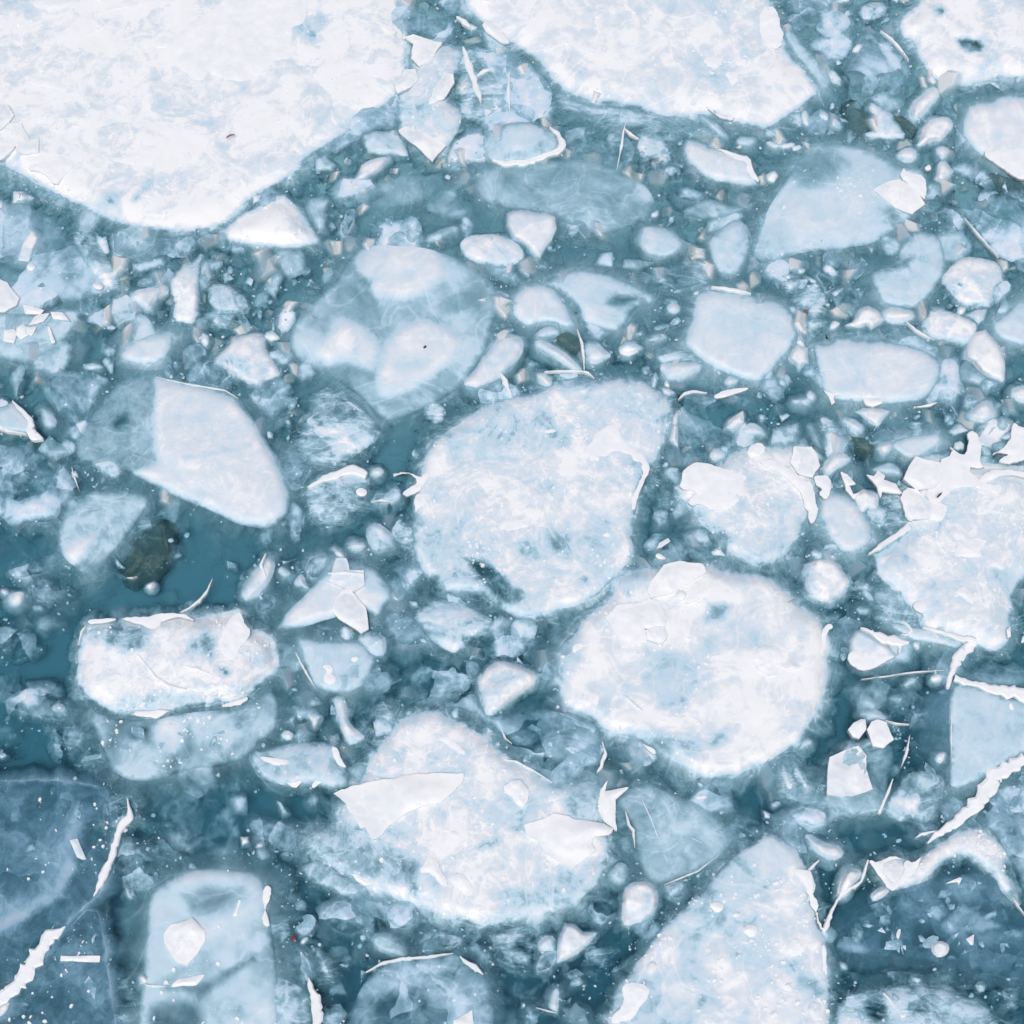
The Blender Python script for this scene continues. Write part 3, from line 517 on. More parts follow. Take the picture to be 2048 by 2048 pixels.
c('F', '252,480 290,455 330,448 372,448 350,485 330,535 300,542 268,540 250,515', .36, 'glass', 'clear slab sprinkled with white frost near the white spike, upper left', zones=[('01', '1000,80 1220,20 1230,60 1060,110', .9, 8)])
c('F', '383,475 381,500 378,522 377,560 374,602 355,612 328,602 326,585 330,565 318,548 320,530 330,518 345,500 365,492', .88, 'chip', 'tall white spike of ice with frosted left flank, upper left', h=.04, jag=4)
c('01', '975,295 1050,250 1120,245 1215,240 1180,330 1130,425 1020,360', .85, 'lump', 'plump white wedge left of the white spike', h=.03)
c('01', '1580,215 1700,215 1800,280 1890,360 1880,400 1720,445 1620,400 1560,320', .45, 'chip', 'grey half clear chunk right of the white spike')
c('01', '1560,40 1630,20 1690,50 1650,110 1580,90', .6, 'chip', 'little grey lump at the top right of the white spike')
c('01', '1480,470 1560,460 1580,520 1520,580 1480,540', .42, 'lump', 'dim oval lump at the foot of the white spike')
c('01', '-80,440 150,435 350,425 480,398 600,398 615,440 560,560 470,640 430,700 330,760 250,780 190,830 100,800 -80,760', .60, 'soft', 'pale blue cloudy floe dotted with white shards at the left edge', h=.016)
for s, l in (('-80,130 60,195 100,260 150,315 130,370 30,425 -80,430', 'white cracked plate at the left edge above the shard dotted floe'), ('30,560 110,550 128,580 110,660 20,645', 'square white flake nearest the left edge on the shard dotted floe'), ('125,540 170,515 205,535 212,600 160,632 120,600', 'rounded white flake in the middle of the three on the shard dotted floe'), ('205,535 276,535 240,600 205,590', 'small ragged white flake, rightmost of the three on the shard dotted floe'), ('215,522 260,460 300,440 372,432 330,490 270,510', 'pointed white leaf of ice across the crack above the shard dotted floe'), ('360,535 375,540 412,650 392,655', 'slim upright white sliver on the shard dotted floe'), ('175,370 250,380 330,410 300,440 190,435', 'low white lump at the lower rim of the clouded slab'), ('380,420 470,425 530,490 400,475', 'pale flat flake near the right corner of the shard dotted floe')):
    plate(l, '01', s, z0=.026, milk=.94)
plate('oval white pebble near the pointed corner of the clouded slab', '01', '695,210 740,195 782,230 760,255 710,245', z0=.02, name='ice_pebble', cat='ice pebble', rnd=1, h=.012)
plate('oval white pebble in the middle of the clouded slab', '01', '200,70 240,50 275,80 250,110 210,105', z0=.02, name='ice_pebble', cat='ice pebble', rnd=1, h=.012)
c('01', '895,755 950,690 1080,612 1200,585 1290,590 1312,640 1270,740 1180,822 1060,812 950,800', .78, 'soft', 'smooth almond shaped milky chunk floating alone in dark water, left', h=.02, edge=14)
c('01', '760,625 850,655 895,690 870,740 820,765 760,730', .5, 'chip', 'small cup shaped chunk left of the almond shaped chunk')
c('01', '1520,815 1600,800 1700,880 1690,930 1600,970 1530,900', .45, 'glass', 'clear grey cube tucked under the frosted block, left')
c('01', '1595,800 1700,690 1785,598 1932,592 2000,600 2010,680 2045,760 2120,880 2100,910 2010,935 1950,990 1860,970 1790,910 1700,860', .84, 'chip', 'frosted white block with a grey crumbly face, left of the lobed floe', h=.05, zones=[('01', '1650,790 1740,740 1900,760 1880,900 1760,850', .5, 8), ('11', '0,800 110,800 100,900 0,940', .55, 8)])
c('01', '1380,810 1430,730 1540,700 1530,760 1400,870', .4, 'lump', 'dim leaf shaped chunk left of the frosted block')
c('01', '290,865 500,850 700,880 850,935 800,1000 720,1080 650,1180 590,1265 480,1240 400,1140 330,1040', .36, 'glass', 'mottled clear slab above the tilted white rimmed plate, left')
c('01', '310,1130 400,1180 445,1280 350,1312 312,1240', .66, 'lump', 'blue white triangular lump beside the tilted white rimmed plate', rnd=1)
c('01', '640,820 720,808 800,840 700,858 640,850', .66, 'lump', 'slim pale oval left of the almond shaped chunk')
TP = c('01', '-80,1160 20,1130 90,1105 150,1160 255,1250 240,1330 210,1360 100,1340 -80,1290', .66, 'edge', 'tilted smooth plate with a thick white rim at the left edge', h=.04, name='ice_plate', cat='ice plate')
ridge('01', '105,1115 170,1180 250,1250 235,1330 270,1380 335,1400', [8, 26, 40, 50, 70, 20], z=.035, parent=TP, name='white_rim'); ridge('01', '-60,1290 60,1330 210,1360', 24, z=.03, parent=TP, name='white_rim')
c('01', '690,1560 760,1540 800,1500 900,1540 925,1620 870,1700 780,1640', .62, 'chip', 'white frosted lump at the lower left corner of the egg shaped floe')
# --- left, second row
c('02', '60,650 120,600 185,605 170,690 100,712', .85, 'lump', 'bright rounded lump at the left edge below the glassy floe')
c('02', '240,570 300,500 385,560 390,640 340,680 260,650', .38, 'glass', 'clear bubbly cube right of the bright rounded lump, left edge')
c('02', '0,585 55,585 65,615 25,635', .85, 'chip', 'tiny white pebble at the left edge above the bright rounded lump', name='ice_pebble', cat='ice pebble')
c('02', '240,700 320,700 325,740 260,755', .4, 'lump', 'faint grey lump below the clear bubbly cube')
c('02', '60,420 150,360 350,380 400,450 270,480 120,520', .26, 'glass', 'dim clear piece under the glassy floe, left edge')
c('02', '270,820 370,770 430,800 450,850 400,885 290,885', .34, 'lump', 'faint blue oval deep in the dark water at the left')
c('02', '20,1450 150,1370 250,1320 400,1390 520,1480 535,1545 430,1565 200,1520', .36, 'glass', 'dark clear wedge with a white heart at the left edge', zones=[('02', '160,1400 250,1360 280,1440 200,1460', .85, 10)])
c('02', '385,1475 455,1438 502,1500 410,1508', .85, 'chip', 'tiny white pyramid on the dark clear wedge', name='ice_pebble', cat='ice pebble', z0=0)
c('02', '370,1710 450,1625 600,1605 632,1660 560,1830 480,1820', .24, 'glass', 'ghostly cup shaped clear chunk in the darkest water at the left')
c('02', '1810,630 1860,530 1930,420 2010,330 2060,350 2080,390 2060,470 2030,530 1960,600 1870,680', .78, 'lump', 'long white tilted bar with a glossy right edge, left of centre', h=.035)
ridge('12', '80,335 40,420 80,500', 26, z=.04, label='upright white glint of ice capping the long tilted bar', name='ice_splinter', cat='ice splinter')
c('02', '1100,555 1150,528 1170,545 1130,585', .95, 'chip', 'tiny tooth shaped white chip below the olive lens', name='ice_chip', cat='ice chip')
# --- top centre
ridge('10', '1565,370 1600,480 1640,600 1680,720 1700,790', [14, 50, 60, 40, 6], z=.02, label='long white blade of ice beside the upright grey white slab', name='ice_shard', cat='ice shard')
ridge('10', '1665,590 1720,550 1795,530', 26, z=.02, label='short white blade branching from the long blade', name='ice_shard', cat='ice shard')
ridge('10', '1912,560 1905,690 1915,845', 26, z=.02, label='lone upright white blade of ice, right of the branching blades', name='ice_shard', cat='ice shard')
ridge('10', '1515,140 1570,180 1620,220', 40, z=.02, label='slanted white blade of ice near the snowy edge of the top centre floe', name='ice_shard', cat='ice shard')
c('10', '738,1372 800,1250 860,1210 930,1190 1007,1180 940,1290 830,1358', .84, 'edge', 'white leaf shaped shard below the upright grey white slab', h=.03, name='ice_shard', cat='ice shard')
c('10', '800,1020 900,990 1060,1000 1130,1080 1150,1178 960,1165 850,1150', .66, 'edge', 'bubbly pale slab with a straight lower edge left of the upright slab', h=.02)
c('10', '450,1200 520,1165 545,1200 605,1245 570,1285 450,1288', .66, 'edge', 'small grey white block in the slush below the bubbly pale slab')
c('10', '560,920 700,700 850,640 1060,650 1080,820 1080,980 900,990 700,1080 560,1190 460,1130 600,980', .52, 'glass', 'slushy blue strip of ice along the lower right side of the largest floe', h=.008)
c('10', '860,-20 1100,-20 1260,90 1480,140 1500,240 1400,310 1190,250 1100,270 960,160', .52, 'glass', 'blue grey crumbly ice filling the gap between the two top floes', h=.01)
c('10', '1450,340 1560,350 1720,380 1932,430 1990,540 1990,760 1850,800 1720,900 1560,900 1500,640 1530,520', .48, 'strk', 'fibrous blue ice around the white blades at the top', h=.008)
c('F', '880,90 960,90 1010,130 1040,165 1050,200 1030,228 985,225 950,190 930,150', .52, 'glass', 'rough blue ice hugging the lower left edge of the top centre floe', h=.008)
LM = c('F', '905,275 915,250 940,235 990,228 1040,240 1060,268 1055,288 1000,308 950,312 912,298', .62, 'lump', 'oval glassy floe with a smooth pale inner plate and white rim, upper centre', h=.024, zones=[('F', '935,240 1000,232 1025,245 1015,270 990,285 950,280', .68, 4, .006)])
ridge('20', '285,975 340,1020 385,1090 360,1140 250,1190 110,1235 -40,1250 -150,1220', [8, 34, 46, 44, 50, 44, 36, 8], z=.02, parent=LM, name='white_rim')
c('F', '890,330 940,305 1010,297 1090,298 1140,310 1180,328 1222,352 1236,385 1225,408 1195,428 1130,445 1090,428 1040,405 960,398 905,380', .44, 'soft', 'wide submerged clear floe with a rounded right end, upper centre', h=.012, var=.14, zones=[('20', '950,1380 1050,1430 1080,1520 1000,1540 930,1500', .62, 10)])
c('F', '1060,250 1100,240 1160,235 1200,262 1195,300 1170,322 1120,312 1080,300', .22, 'glass', 'dark clear plate behind the thin white upright crack, upper centre', h=.01)
ridge('20', '855,940 840,1020 820,1140 792,1285', 18, z=.014, label='thin white upright crack line in clear ice, upper centre', name='ice_vein', cat='ice vein'); ridge('20', '845,975 890,1020 955,1055', 22, z=.014, label='short white branch leaving the top of the upright crack line', name='ice_vein', cat='ice vein')
AO = c('20', '1290,1100 1310,1060 1345,1045 1420,1070 1520,1110 1700,1160 1790,1180 1815,1280 1885,1390 1780,1400 1700,1400 1500,1365 1350,1260 1300,1180', .80, 'lump', 'white almond shaped floe with a glossy upper right flank, upper centre right', h=.035)
snow(AO, '20', '1505,1110 1600,1125 1700,1165 1800,1185 1812,1270 1880,1385 1800,1330 1730,1270 1690,1200 1600,1150', z0=.034, jag=2)
c('20', '1290,1610 1320,1560 1480,1500 1560,1510 1700,1570 1870,1505 1810,1570 1600,1650 1480,1660 1380,1655', .52, 'lump', 'flat blue grey slab below the white almond floe')
c('F', '1050,170 1110,195 1180,205 1250,218 1300,228 1370,250 1372,262 1310,268 1240,245 1150,235 1090,220 1055,200', .5, 'strk', 'sunken blue ledge along the underside of the top centre floe', h=.008)
c('20', '950,1000 1050,920 1150,900 1300,960 1260,1060 1120,1080 1000,1050', .42, 'strk', 'rippled clear ice right of the upright crack line')
c('20', '1700,1040 1840,1020 1860,1060 1790,1120 1700,1090', .6, 'lump', 'small blue white lump above the white almond floe')
PP = c('F', '957,402 968,397 985,396 1010,400 1030,398 1046,410 1049,430 1040,452 1028,470 1018,488 1008,480 995,465 968,450 955,425', .85, 'edge', 'arrowhead shaped white chunk pointing down, above the centre', h=.04, jag=3)
c('20', '400,1700 450,1652 540,1650 585,1720 570,1790 500,1822 430,1790', .42, 'chip', 'round bubbly nugget of clear ice right of the arrowhead chunk')
c('F', '1204,470 1208,438 1218,426 1261,432 1284,447 1289,468 1272,485 1232,488', .66, 'lump', 'rounded trapezoid chunk in dark water right of the arrowhead chunk')
c('F', '1338,452 1345,438 1366,424 1391,412 1413,430 1416,462 1411,483 1398,508 1383,523 1362,515 1348,500 1340,478', .64, 'lump', 'tall rounded white chunk left of the cloudy upper right floe', h=.03)
c('F', '1416,515 1425,470 1440,430 1450,400 1440,395 1422,440 1418,480', .4, 'glass', 'narrow clear strip between the tall rounded chunk and the cloudy floe')
c('F', '868,460 880,448 905,442 935,440 962,448 985,468 988,488 965,500 930,502 895,492 875,478', .78, 'chip', 'fluffy white chunk left of the arrowhead chunk', h=.03)
c('F', '910,310 930,330 905,350 880,345 860,380 890,400 870,415 820,410 790,390 830,370 860,340', .4, 'soft', 'faint blue ice cloud left of the wide submerged clear floe', h=.008, var=.2)
c('F', '690,350 760,330 830,320 850,345 820,370 770,390 700,400 660,380', .34, 'soft', 'faint mottled ice under the white leaf shaped shard', h=.008, var=.24)
c('F', '810,440 850,425 870,430 845,450 800,460', .55, 'lump', 'pale leaf of ice in dark water above the lobed floe')
# --- centre to right, middle rows
c('21', '0,420 20,300 80,240 150,220 220,215 330,260 380,330 430,415 500,530 440,545 380,535 250,500 120,540 40,480', .72, 'soft', 'smooth half dome of blue white ice, upper right of the lobed floe', h=.024, edge=12)
c('21', '230,205 300,160 400,120 500,100 700,130 850,190 1000,260 1090,305 1040,370 950,380 900,430 860,500 780,580 620,520 530,480 520,400 400,300', .68, 'soft', 'long milky floe with a dark blue eye in it, right of the half dome', h=.02, edge=14, zones=[('21', '720,350 780,305 860,300 1000,310 880,355 790,372', .22, 9), ('21', '530,400 620,380 630,500 560,510', .86, 10), ('21', '870,430 1000,400 1000,500 900,520', .15, 14)])
c('21', '1040,170 1150,100 1250,60 1340,30 1430,45 1480,80 1480,200 1300,250 1180,260 1120,220', .46, 'strk', 'domed clear chunk with a pale left half above the square pale floe')
c('21', '845,20 950,30 1075,50 960,112 830,88', .42, 'edge', 'greenish flat wedge above the floe with the dark blue eye')
WW = c('F', '1311,560 1320,550 1341,547 1396,555 1449,563 1482,575 1500,600 1508,633 1489,658 1464,690 1441,718 1423,723 1391,713 1348,695 1326,680 1303,663 1290,645 1300,620 1310,590', .76, 'soft', 'smooth pale square floe with a thin white top edge, right of centre', h=.035, edge=16)
ridge('21', '1500,250 1600,265 1720,285 1800,300', 20, z=.03, parent=WW, name='white_rim'); c('21', '1370,270 1410,262 1412,290 1370,292', .95, 'chip', 'tiny white chip at the top left corner of the pale square floe', name='ice_chip', cat='ice chip')
c('21', '1070,760 1090,710 1150,695 1200,700 1330,730 1450,790 1380,795 1200,800 1110,810', .56, 'strk', 'banded grey lid of ice left of the pale square floe')
c('21', '1108,820 1200,805 1300,800 1385,795 1452,820 1380,880 1300,915 1220,948 1145,930', .80, 'lump', 'white bowl shaped chunk beneath the banded grey lid', h=.03)
c('21', '160,645 230,620 330,675 450,765 530,850 525,875 480,885 350,790 200,710', .76, 'lump', 'long smooth white finger of ice slanting down, above the central floe', h=.03)
c('21', '165,605 230,550 290,515 372,580 290,612 200,618', .66, 'lump', 'small rounded wedge above the long white finger')
c('21', '330,615 400,580 450,575 500,640 512,685 460,712 400,672', .34, 'silt', 'crumbly brownish clear chunk between the finger and the heart shaped chunk')
c('21', '550,650 640,642 700,700 762,750 700,800 640,822 570,812 545,720', .72, 'lump', 'heart shaped pale chunk right of the long white finger', h=.028)
c('21', '795,700 850,640 920,638 1000,690 960,715 900,745 830,750', .80, 'chip', 'bright nugget with a darker collar right of the heart shaped chunk', h=.03)
c('21', '1150,380 1200,350 1250,350 1282,400 1250,442 1190,440', .72, 'lump', 'round grey pebble at the right of the dark blue eye', name='ice_pebble', cat='ice pebble')
c('21', '1010,642 1070,590 1130,592 1145,640 1060,660', .6, 'lump', 'small leaf shaped chunk above the banded grey lid')
c('21', '1062,545 1110,512 1200,515 1245,535 1160,562 1090,562', .6, 'chip', 'flat pale crumb below the round grey pebble')
c('21', '925,570 990,555 1000,590 930,610', .5, 'chip', 'dim crumb left of the leaf shaped chunk')
c('21', '180,900 215,885 250,890 300,940 300,985 250,985', .93, 'lump', 'white nub of ice at the left end of the thin white bar', h=.03)
ridge('21', '245,885 380,880 500,880 570,890 620,935', 14, z=.022, label='thin white bar of ice lying above the central floe', name='ice_bar', cat='ice bar')
ridge('21', '490,565 525,660 540,760 545,875', 18, z=.022, label='thin white upright crack dropping to the thin white bar', name='ice_vein', cat='ice vein')
c('21', '345,892 420,885 500,885 490,925 400,930', .82, 'lump', 'pale patch of ice hanging from the thin white bar')
c('21', '300,950 500,930 620,930 500,960 420,990 300,995', .42, 'soft', 'blue sunken ledge under the thin white bar', h=.008)
c('21', '970,850 1040,820 1062,880 1000,905', .6, 'chip', 'small grey block left of the bowl shaped chunk'); c('21', '1050,985 1078,870 1102,900 1085,990', .62, 'chip', 'narrow upright chunk just left of the bowl shaped chunk')
c('21', '1590,945 1640,890 1720,930 1690,975 1620,980', .72, 'lump', 'rounded grey cube below the pale square floe'); c('21', '1135,995 1190,1000 1228,1030 1185,1058 1140,1040', .88, 'edge', 'small bright cube at the top right corner of the central floe', h=.03)
c('F', '870,722 890,700 905,680 925,650 940,634 960,630 980,636 988,650 985,668 968,690 945,712 920,732 890,738', .78, 'lump', 'white tapering pillar right of the lobed floe', h=.04)
c('F', '880,712 940,715 985,735 965,755 930,762 895,755 875,738', .42, 'glass', 'clear blue chunk below the white tapering pillar'); ridge('11', '1845,895 1880,960 1935,1080', [8, 40, 4], z=.02, label='sharp white splinter between the pillar and the central floe', name='ice_splinter', cat='ice splinter')
X1 = c('21', '1235,1100 1290,1050 1370,1025 1500,1045 1600,1060 1750,990 1850,975 1840,1050 1800,1110 1740,1200 1600,1350 1450,1450 1260,1445 1245,1300', .20, 'glass', 'dark clear box of ice with a white upper edge, right of the central floe', h=.02)
snow(X1, '21', '1510,1060 1600,1010 1750,990 1800,1000 1700,1040 1560,1080', z0=.016, jag=2); ridge('21', '1255,1090 1300,1045 1370,1028 1470,1040', 22, z=.012, parent=X1, mat='plate', hh=.004)
c('21', '1248,1180 1255,1300 1250,1440 1190,1390 1205,1280 1215,1220', .86, 'edge', 'white upright wedge on the left side of the dark clear box', h=.03)
c('21', '1600,1305 1645,1240 1740,1175 1745,1250 1670,1312', .96, 'edge', 'bright ragged shard at the lower right of the dark clear box', h=.03, name='ice_shard', cat='ice shard')
c('21', '1728,1320 1780,1262 1840,1262 1900,1310 1905,1355 1760,1355', .75, 'lump', 'rounded triangular chunk right of the bright ragged shard'); c('21', '1490,1500 1540,1440 1612,1480 1610,1530 1520,1550', .74, 'lump', 'small grey hexagon above the snow crowned floe'); c('21', '1860,1200 1900,1190 1925,1220 1880,1250', .7, 'chip', 'little pale cube above the rounded triangular chunk')
c('11', '388,1762 440,1700 500,1665 620,1620 740,1600 850,1660 850,1720 830,1790 780,1900 700,1985 560,2030 440,2000 400,1910', .46, 'strk', 'barrel shaped clear chunk with a thick white lid, left of the central floe', h=.03)
ridge('11', '395,1765 560,1680 740,1625 840,1670', [12, 56, 70, 50], z=.036, label='thick white lid along the top of the barrel shaped chunk', name='ice_bar', cat='ice bar', hh=.008)
plate('round white button of ice at the right side of the barrel shaped chunk', '11', '745,1770 790,1740 842,1770 830,1810 770,1815', z0=.032, rnd=1, name='ice_pebble', cat='ice pebble')
c('11', '860,1625 920,1585 975,1620 940,1668 880,1660', .84, 'lump', 'small white pebble in the open water left of the central floe', name='ice_pebble', cat='ice pebble'); c('11', '1160,1480 1240,1435 1300,1470 1280,1540 1220,1560', .4, 'chip', 'small glassy grey lump touching the upper left of the central floe')
c('11', '870,1860 900,1790 960,1800 1010,1790 1060,1760 1100,1820 1030,1860', .3, 'glass', 'clear chunk with a white lower lip beside the barrel shaped chunk'); ridge('11', '870,1860 950,1850 1040,1862', 14, z=.014, label='white lower lip of the clear chunk left of the central floe', name='ice_splinter', cat='ice splinter')
c('12', '820,140 870,70 960,85 1040,170 1050,220 1045,280 930,300 860,270', .62, 'chip', 'frosted lump with bright right rim, lower left of the central floe', h=.03)
c('12', '705,260 740,215 830,240 790,290 730,285', .82, 'lump', 'small pale pebble beside the frosted lump left of the central floe', name='ice_pebble', cat='ice pebble'); c('12', '440,0 520,20 620,-40 700,0 600,70 540,118 470,80', .42, 'glass', 'smoky clear lump below the barrel shaped chunk')
# --- right, upper
c('30', '690,60 760,20 870,20 900,90 830,140 720,172', .6, 'chip', 'white nugget left of the hollowed floe in the top right'); c('30', '170,110 200,-30 470,-40 600,60 660,140 650,260 620,430 540,450 430,500 400,420 250,330 190,200', .54, 'glass', 'crumbly clear ice mass with a dark ring in it, top right', h=.012, zones=[('30', '200,110 380,110 400,200 340,330 280,340 220,240', .14, 10)])
ridge('30', '445,310 460,370', 20, z=.014, label='tiny white blade in the crumbly ice mass, top right', name='ice_shard', cat='ice shard')
b9 = c('30', '560,600 640,480 690,400 700,300 760,250 850,240 960,330 1040,430 1070,500 1050,600 960,680 780,690 640,650', .22, 'glass', 'round dark glassy ball of ice with a bright curved rim, top right', h=.02, zones=[('30', '700,440 830,420 950,480 960,640 700,640', .4, 24), ('30', '850,350 900,340 1000,520 940,510', .66, 8)])
ridge('30', '845,243 930,310 1000,390 1060,470', 16, z=.02, parent=b9, name='white_rim')
c('30', '150,150 260,330 380,450 490,600 460,670 390,690 300,520 180,400 100,250', .56, 'soft', 'pale ledge of ice along the right side of the top centre floe', h=.010, edge=10)
c('30', '970,1165 1020,1120 1100,1118 1128,1180 1080,1215 1000,1200', .92, 'lump', 'white rounded pebble left of the pair of stacked pebbles, upper right', name='ice_pebble', cat='ice pebble', h=.03); c('30', '1258,1140 1310,1100 1368,1130 1350,1180 1310,1197', .92, 'lump', 'smaller upper pebble of the pair by the right edge floe', name='ice_pebble', cat='ice pebble', h=.03); c('30', '1262,1350 1290,1230 1330,1210 1402,1290 1370,1340 1310,1372', .94, 'edge', 'larger lower pebble of the pair by the right edge floe', name='ice_pebble', cat='ice pebble', h=.03)
c('30', '1070,890 1070,810 1120,740 1200,690 1270,650 1292,750 1200,830 1120,930', .92, 'lump', 'white thumb shaped chunk below the hollowed floe', h=.035); c('30', '1110,1110 1150,1040 1180,960 1230,915 1290,890 1362,890 1400,940 1345,1020 1300,1072 1250,1050 1200,1090', .9, 'chip', 'lumpy white cluster below the thumb shaped chunk', h=.035)
c('30', '240,872 280,820 310,860 316,930 300,957 262,930', .9, 'lump', 'small white bean in the dark water below the top centre floe', name='ice_pebble', cat='ice pebble'); c('30', '380,860 400,820 460,870 450,915 392,892', .8, 'chip', 'left one of two pale chips near the white bean', name='ice_chip', cat='ice chip'); c('30', '458,915 500,878 560,940 480,972', .85, 'chip', 'right one of two pale chips near the white bean', name='ice_chip', cat='ice chip')
c('30', '610,800 680,810 750,850 842,940 790,980 680,965 625,900', .12, 'silt', 'olive brown clear nugget above the cloudy upper right floe'); c('30', '740,760 900,830 980,920 1045,1040 960,1050 850,1050 700,1020 850,970', .72, 'chip', 'white angular slab right of the olive brown nugget')
c('30', '930,870 1000,880 1110,960 1080,980 1000,930', .2, 'silt', 'thin brown streaked sliver right of the white angular slab', name='ice_sliver', cat='ice sliver'); c('30', '1300,790 1400,690 1500,690 1540,750 1480,860 1390,880', .14, 'glass', 'dark clear piece between the hollowed floe and the right edge floe'); c('30', '1640,1320 1720,1310 1800,1350 1932,1390 1932,1430 1800,1410', .15, 'silt', 'dark olive streak of ice at the right edge', name='ice_sliver', cat='ice sliver')
c('30', '-20,1060 120,1090 200,1080 180,1110 20,1120', .75, 'chip', 'slim pale sliver left of the cloudy upper right floe', name='ice_sliver', cat='ice sliver'); c('20', '1380,860 1460,860 1570,940 1640,1040 1580,1040 1480,960', .66, 'lump', 'pale tongue of ice under the snowy corner of the top centre floe')
# --- right, second row
c('31', '750,145 850,90 960,50 1000,-100 1120,-200 1330,-140 1340,120 1270,200 1230,290 1180,350 1150,395 1000,400 870,375 830,300 800,240', .64, 'soft', 'blue white shield shaped floe, right side upper half', h=.02, edge=14, zones=[('31', '830,90 960,40 1100,0 1050,80 900,110', .3, 10)])
c('31', '1300,180 1370,90 1450,10 1540,0 1640,20 1740,60 1785,180 1700,250 1700,380 1600,375 1480,360 1400,290', .84, 'chip', 'boxy white floe with a tiny dark hole, right side upper half', h=.04, zones=[('31', '1440,205 1465,205 1460,225 1440,225', .05, 4), ('31', '1300,200 1420,230 1420,300 1300,260', .6, 10)])
a3 = c('31', '590,520 640,500 700,400 760,378 830,410 890,480 780,557 740,520 700,535', .97, 'edge', 'spiky bright white chunk above the cracked pale floe, right', h=.045)
c('31', '860,425 940,380 1020,400 1100,412 1112,470 1030,490 960,502 880,480', .9, 'lump', 'rounded white chunk touching the spiky bright chunk', h=.035)
a5 = c('31', '330,700 340,650 450,670 500,640 500,595 560,625 800,640 1000,660 1150,700 1280,760 1300,800 1320,870 1290,950 1220,1040 1150,1100 1000,1110 900,1122 700,1100 500,1090 410,1015 400,900', .80, 'soft', 'cracked smooth pale floe with a white wedge in its lower rim, right', h=.03, edge=16, zones=[('31', '555,670 580,665 700,900 820,1060 790,1060 670,940', .66, 5)])
c('31', '500,590 580,550 700,548 850,540 1050,560 1180,650 1290,735 1150,690 1000,655 800,635 560,620', .36, 'glass', 'clear blue fin of ice behind the cracked pale floe, right')
ridge('31', '1040,510 1110,570 1220,635', 22, z=.02, label='white splinter along the fin behind the cracked pale floe', name='ice_splinter', cat='ice splinter'); c('31', '1300,800 1400,780 1440,850 1420,1100 1300,1100 1180,1110 1260,1000', .62, 'glass', 'slushy rim of ice at the right end of the cracked pale floe', h=.008)
plate('white wedge stuck in the lower rim of the cracked pale floe', '31', '718,1078 800,1085 872,1058 860,1110 790,1137 740,1120', z0=.03); plate('slim curved white sliver at the lower left rim of the cracked pale floe', '31', '420,1015 480,1030 560,1035 660,1050 500,1060 512,1110 480,1120 455,1060', z0=.022, name='ice_sliver', cat='ice sliver', mat='snow'); plate('flat white sliver below the right end of the cracked pale floe', '31', '1100,1135 1180,1120 1290,1100 1230,1135 1140,1148', z0=.02, name='ice_sliver', cat='ice sliver')
c('31', '1485,720 1510,640 1560,580 1640,555 1700,620 1750,690 1780,800 1790,930 1770,947 1680,915 1620,880 1560,800 1500,770', .93, 'edge', 'tall two faced white chunk near the right edge', h=.05, jag=4)
c('31', '1440,870 1460,820 1495,780 1600,870 1655,920 1600,982 1460,935', .54, 'edge', 'dim blue grey wedge lower left of the tall two faced chunk'); c('31', '1640,930 1720,915 1760,960 1740,1010 1640,1000 1610,975', .34, 'glass', 'dark clear lump under the tall two faced chunk')
c('31', '148,770 180,710 225,665 300,692 307,805 237,852', .88, 'edge', 'white faceted cube right of the pale square floe', h=.035); c('31', '1498,1212 1560,1150 1640,1088 1690,1130 1725,1175 1700,1230 1600,1262', .86, 'lump', 'white rhomboid chunk below the tall two faced chunk', h=.035); c('31', '1822,1040 1860,980 1990,975 1990,1112 1880,1112', .85, 'lump', 'white rounded chunk half out of the frame on the right', h=.03)
c('31', '1160,500 1230,420 1300,400 1420,430 1500,470 1580,520 1550,600 1500,660 1400,645 1300,620 1180,560', .78, 'chip', 'frothy white chunk left of the tall two faced chunk', h=.025); c('31', '1490,440 1570,410 1652,400 1640,450 1590,517', .82, 'edge', 'white triangular flake below the boxy white floe', h=.025)
c('31', '1690,520 1800,430 1880,350 1990,345 1990,680 1800,650 1720,600', .74, 'soft', 'pale foggy floe at the right edge beside the tall two faced chunk', h=.02, edge=12); c('31', '1430,380 1500,380 1480,440 1430,440', .85, 'chip', 'small white stub between the boxy floe and the frothy chunk')
c('31', '640,1175 720,1145 850,1150 925,1170 870,1232 832,1288 740,1240 690,1200', .86, 'edge', 'broad white arrow shaped chunk below the cracked pale floe', h=.03); c('31', '550,1228 640,1222 735,1290 700,1348 600,1300', .8, 'lump', 'smooth oblong chunk left of the white arrow shaped chunk', h=.025)
c('31', '930,1400 1050,1370 1200,1350 1275,1340 1302,1400 1180,1490 1090,1540 960,1480', .76, 'soft', 'long smooth grey wedge above the square bright plate', h=.02, edge=8); c('31', '825,1430 900,1400 942,1420 925,1480 860,1502', .88, 'lump', 'white rounded cube at the left tip of the long grey wedge', h=.03)
c('31', '415,1600 440,1530 480,1470 560,1480 640,1530 560,1590 450,1648', .86, 'lump', 'white chunk with rounded right end beside the lattice of snow, right', h=.03); c('31', '175,1090 240,1078 300,1068 330,1092 300,1120 210,1118', .86, 'lump', 'left one of a joined pair of white ovals, right of the dark clear box'); c('31', '285,1060 312,1010 357,1045 350,1080 325,1095', .88, 'lump', 'right one of a joined pair of white ovals, right of the dark clear box')
c('31', '1360,1322 1440,1260 1515,1318 1400,1352', .78, 'edge', 'pale triangle above the square bright plate'); c('31', '1740,1375 1860,1300 1872,1392', .66, 'edge', 'bluish triangle near the right edge below the rhomboid chunk'); c('31', '640,1370 700,1385 785,1430 780,1480 705,1450', .58, 'silt', 'yellowish grainy slab in the brash left of the long grey wedge', name='ice_slab', cat='ice slab')
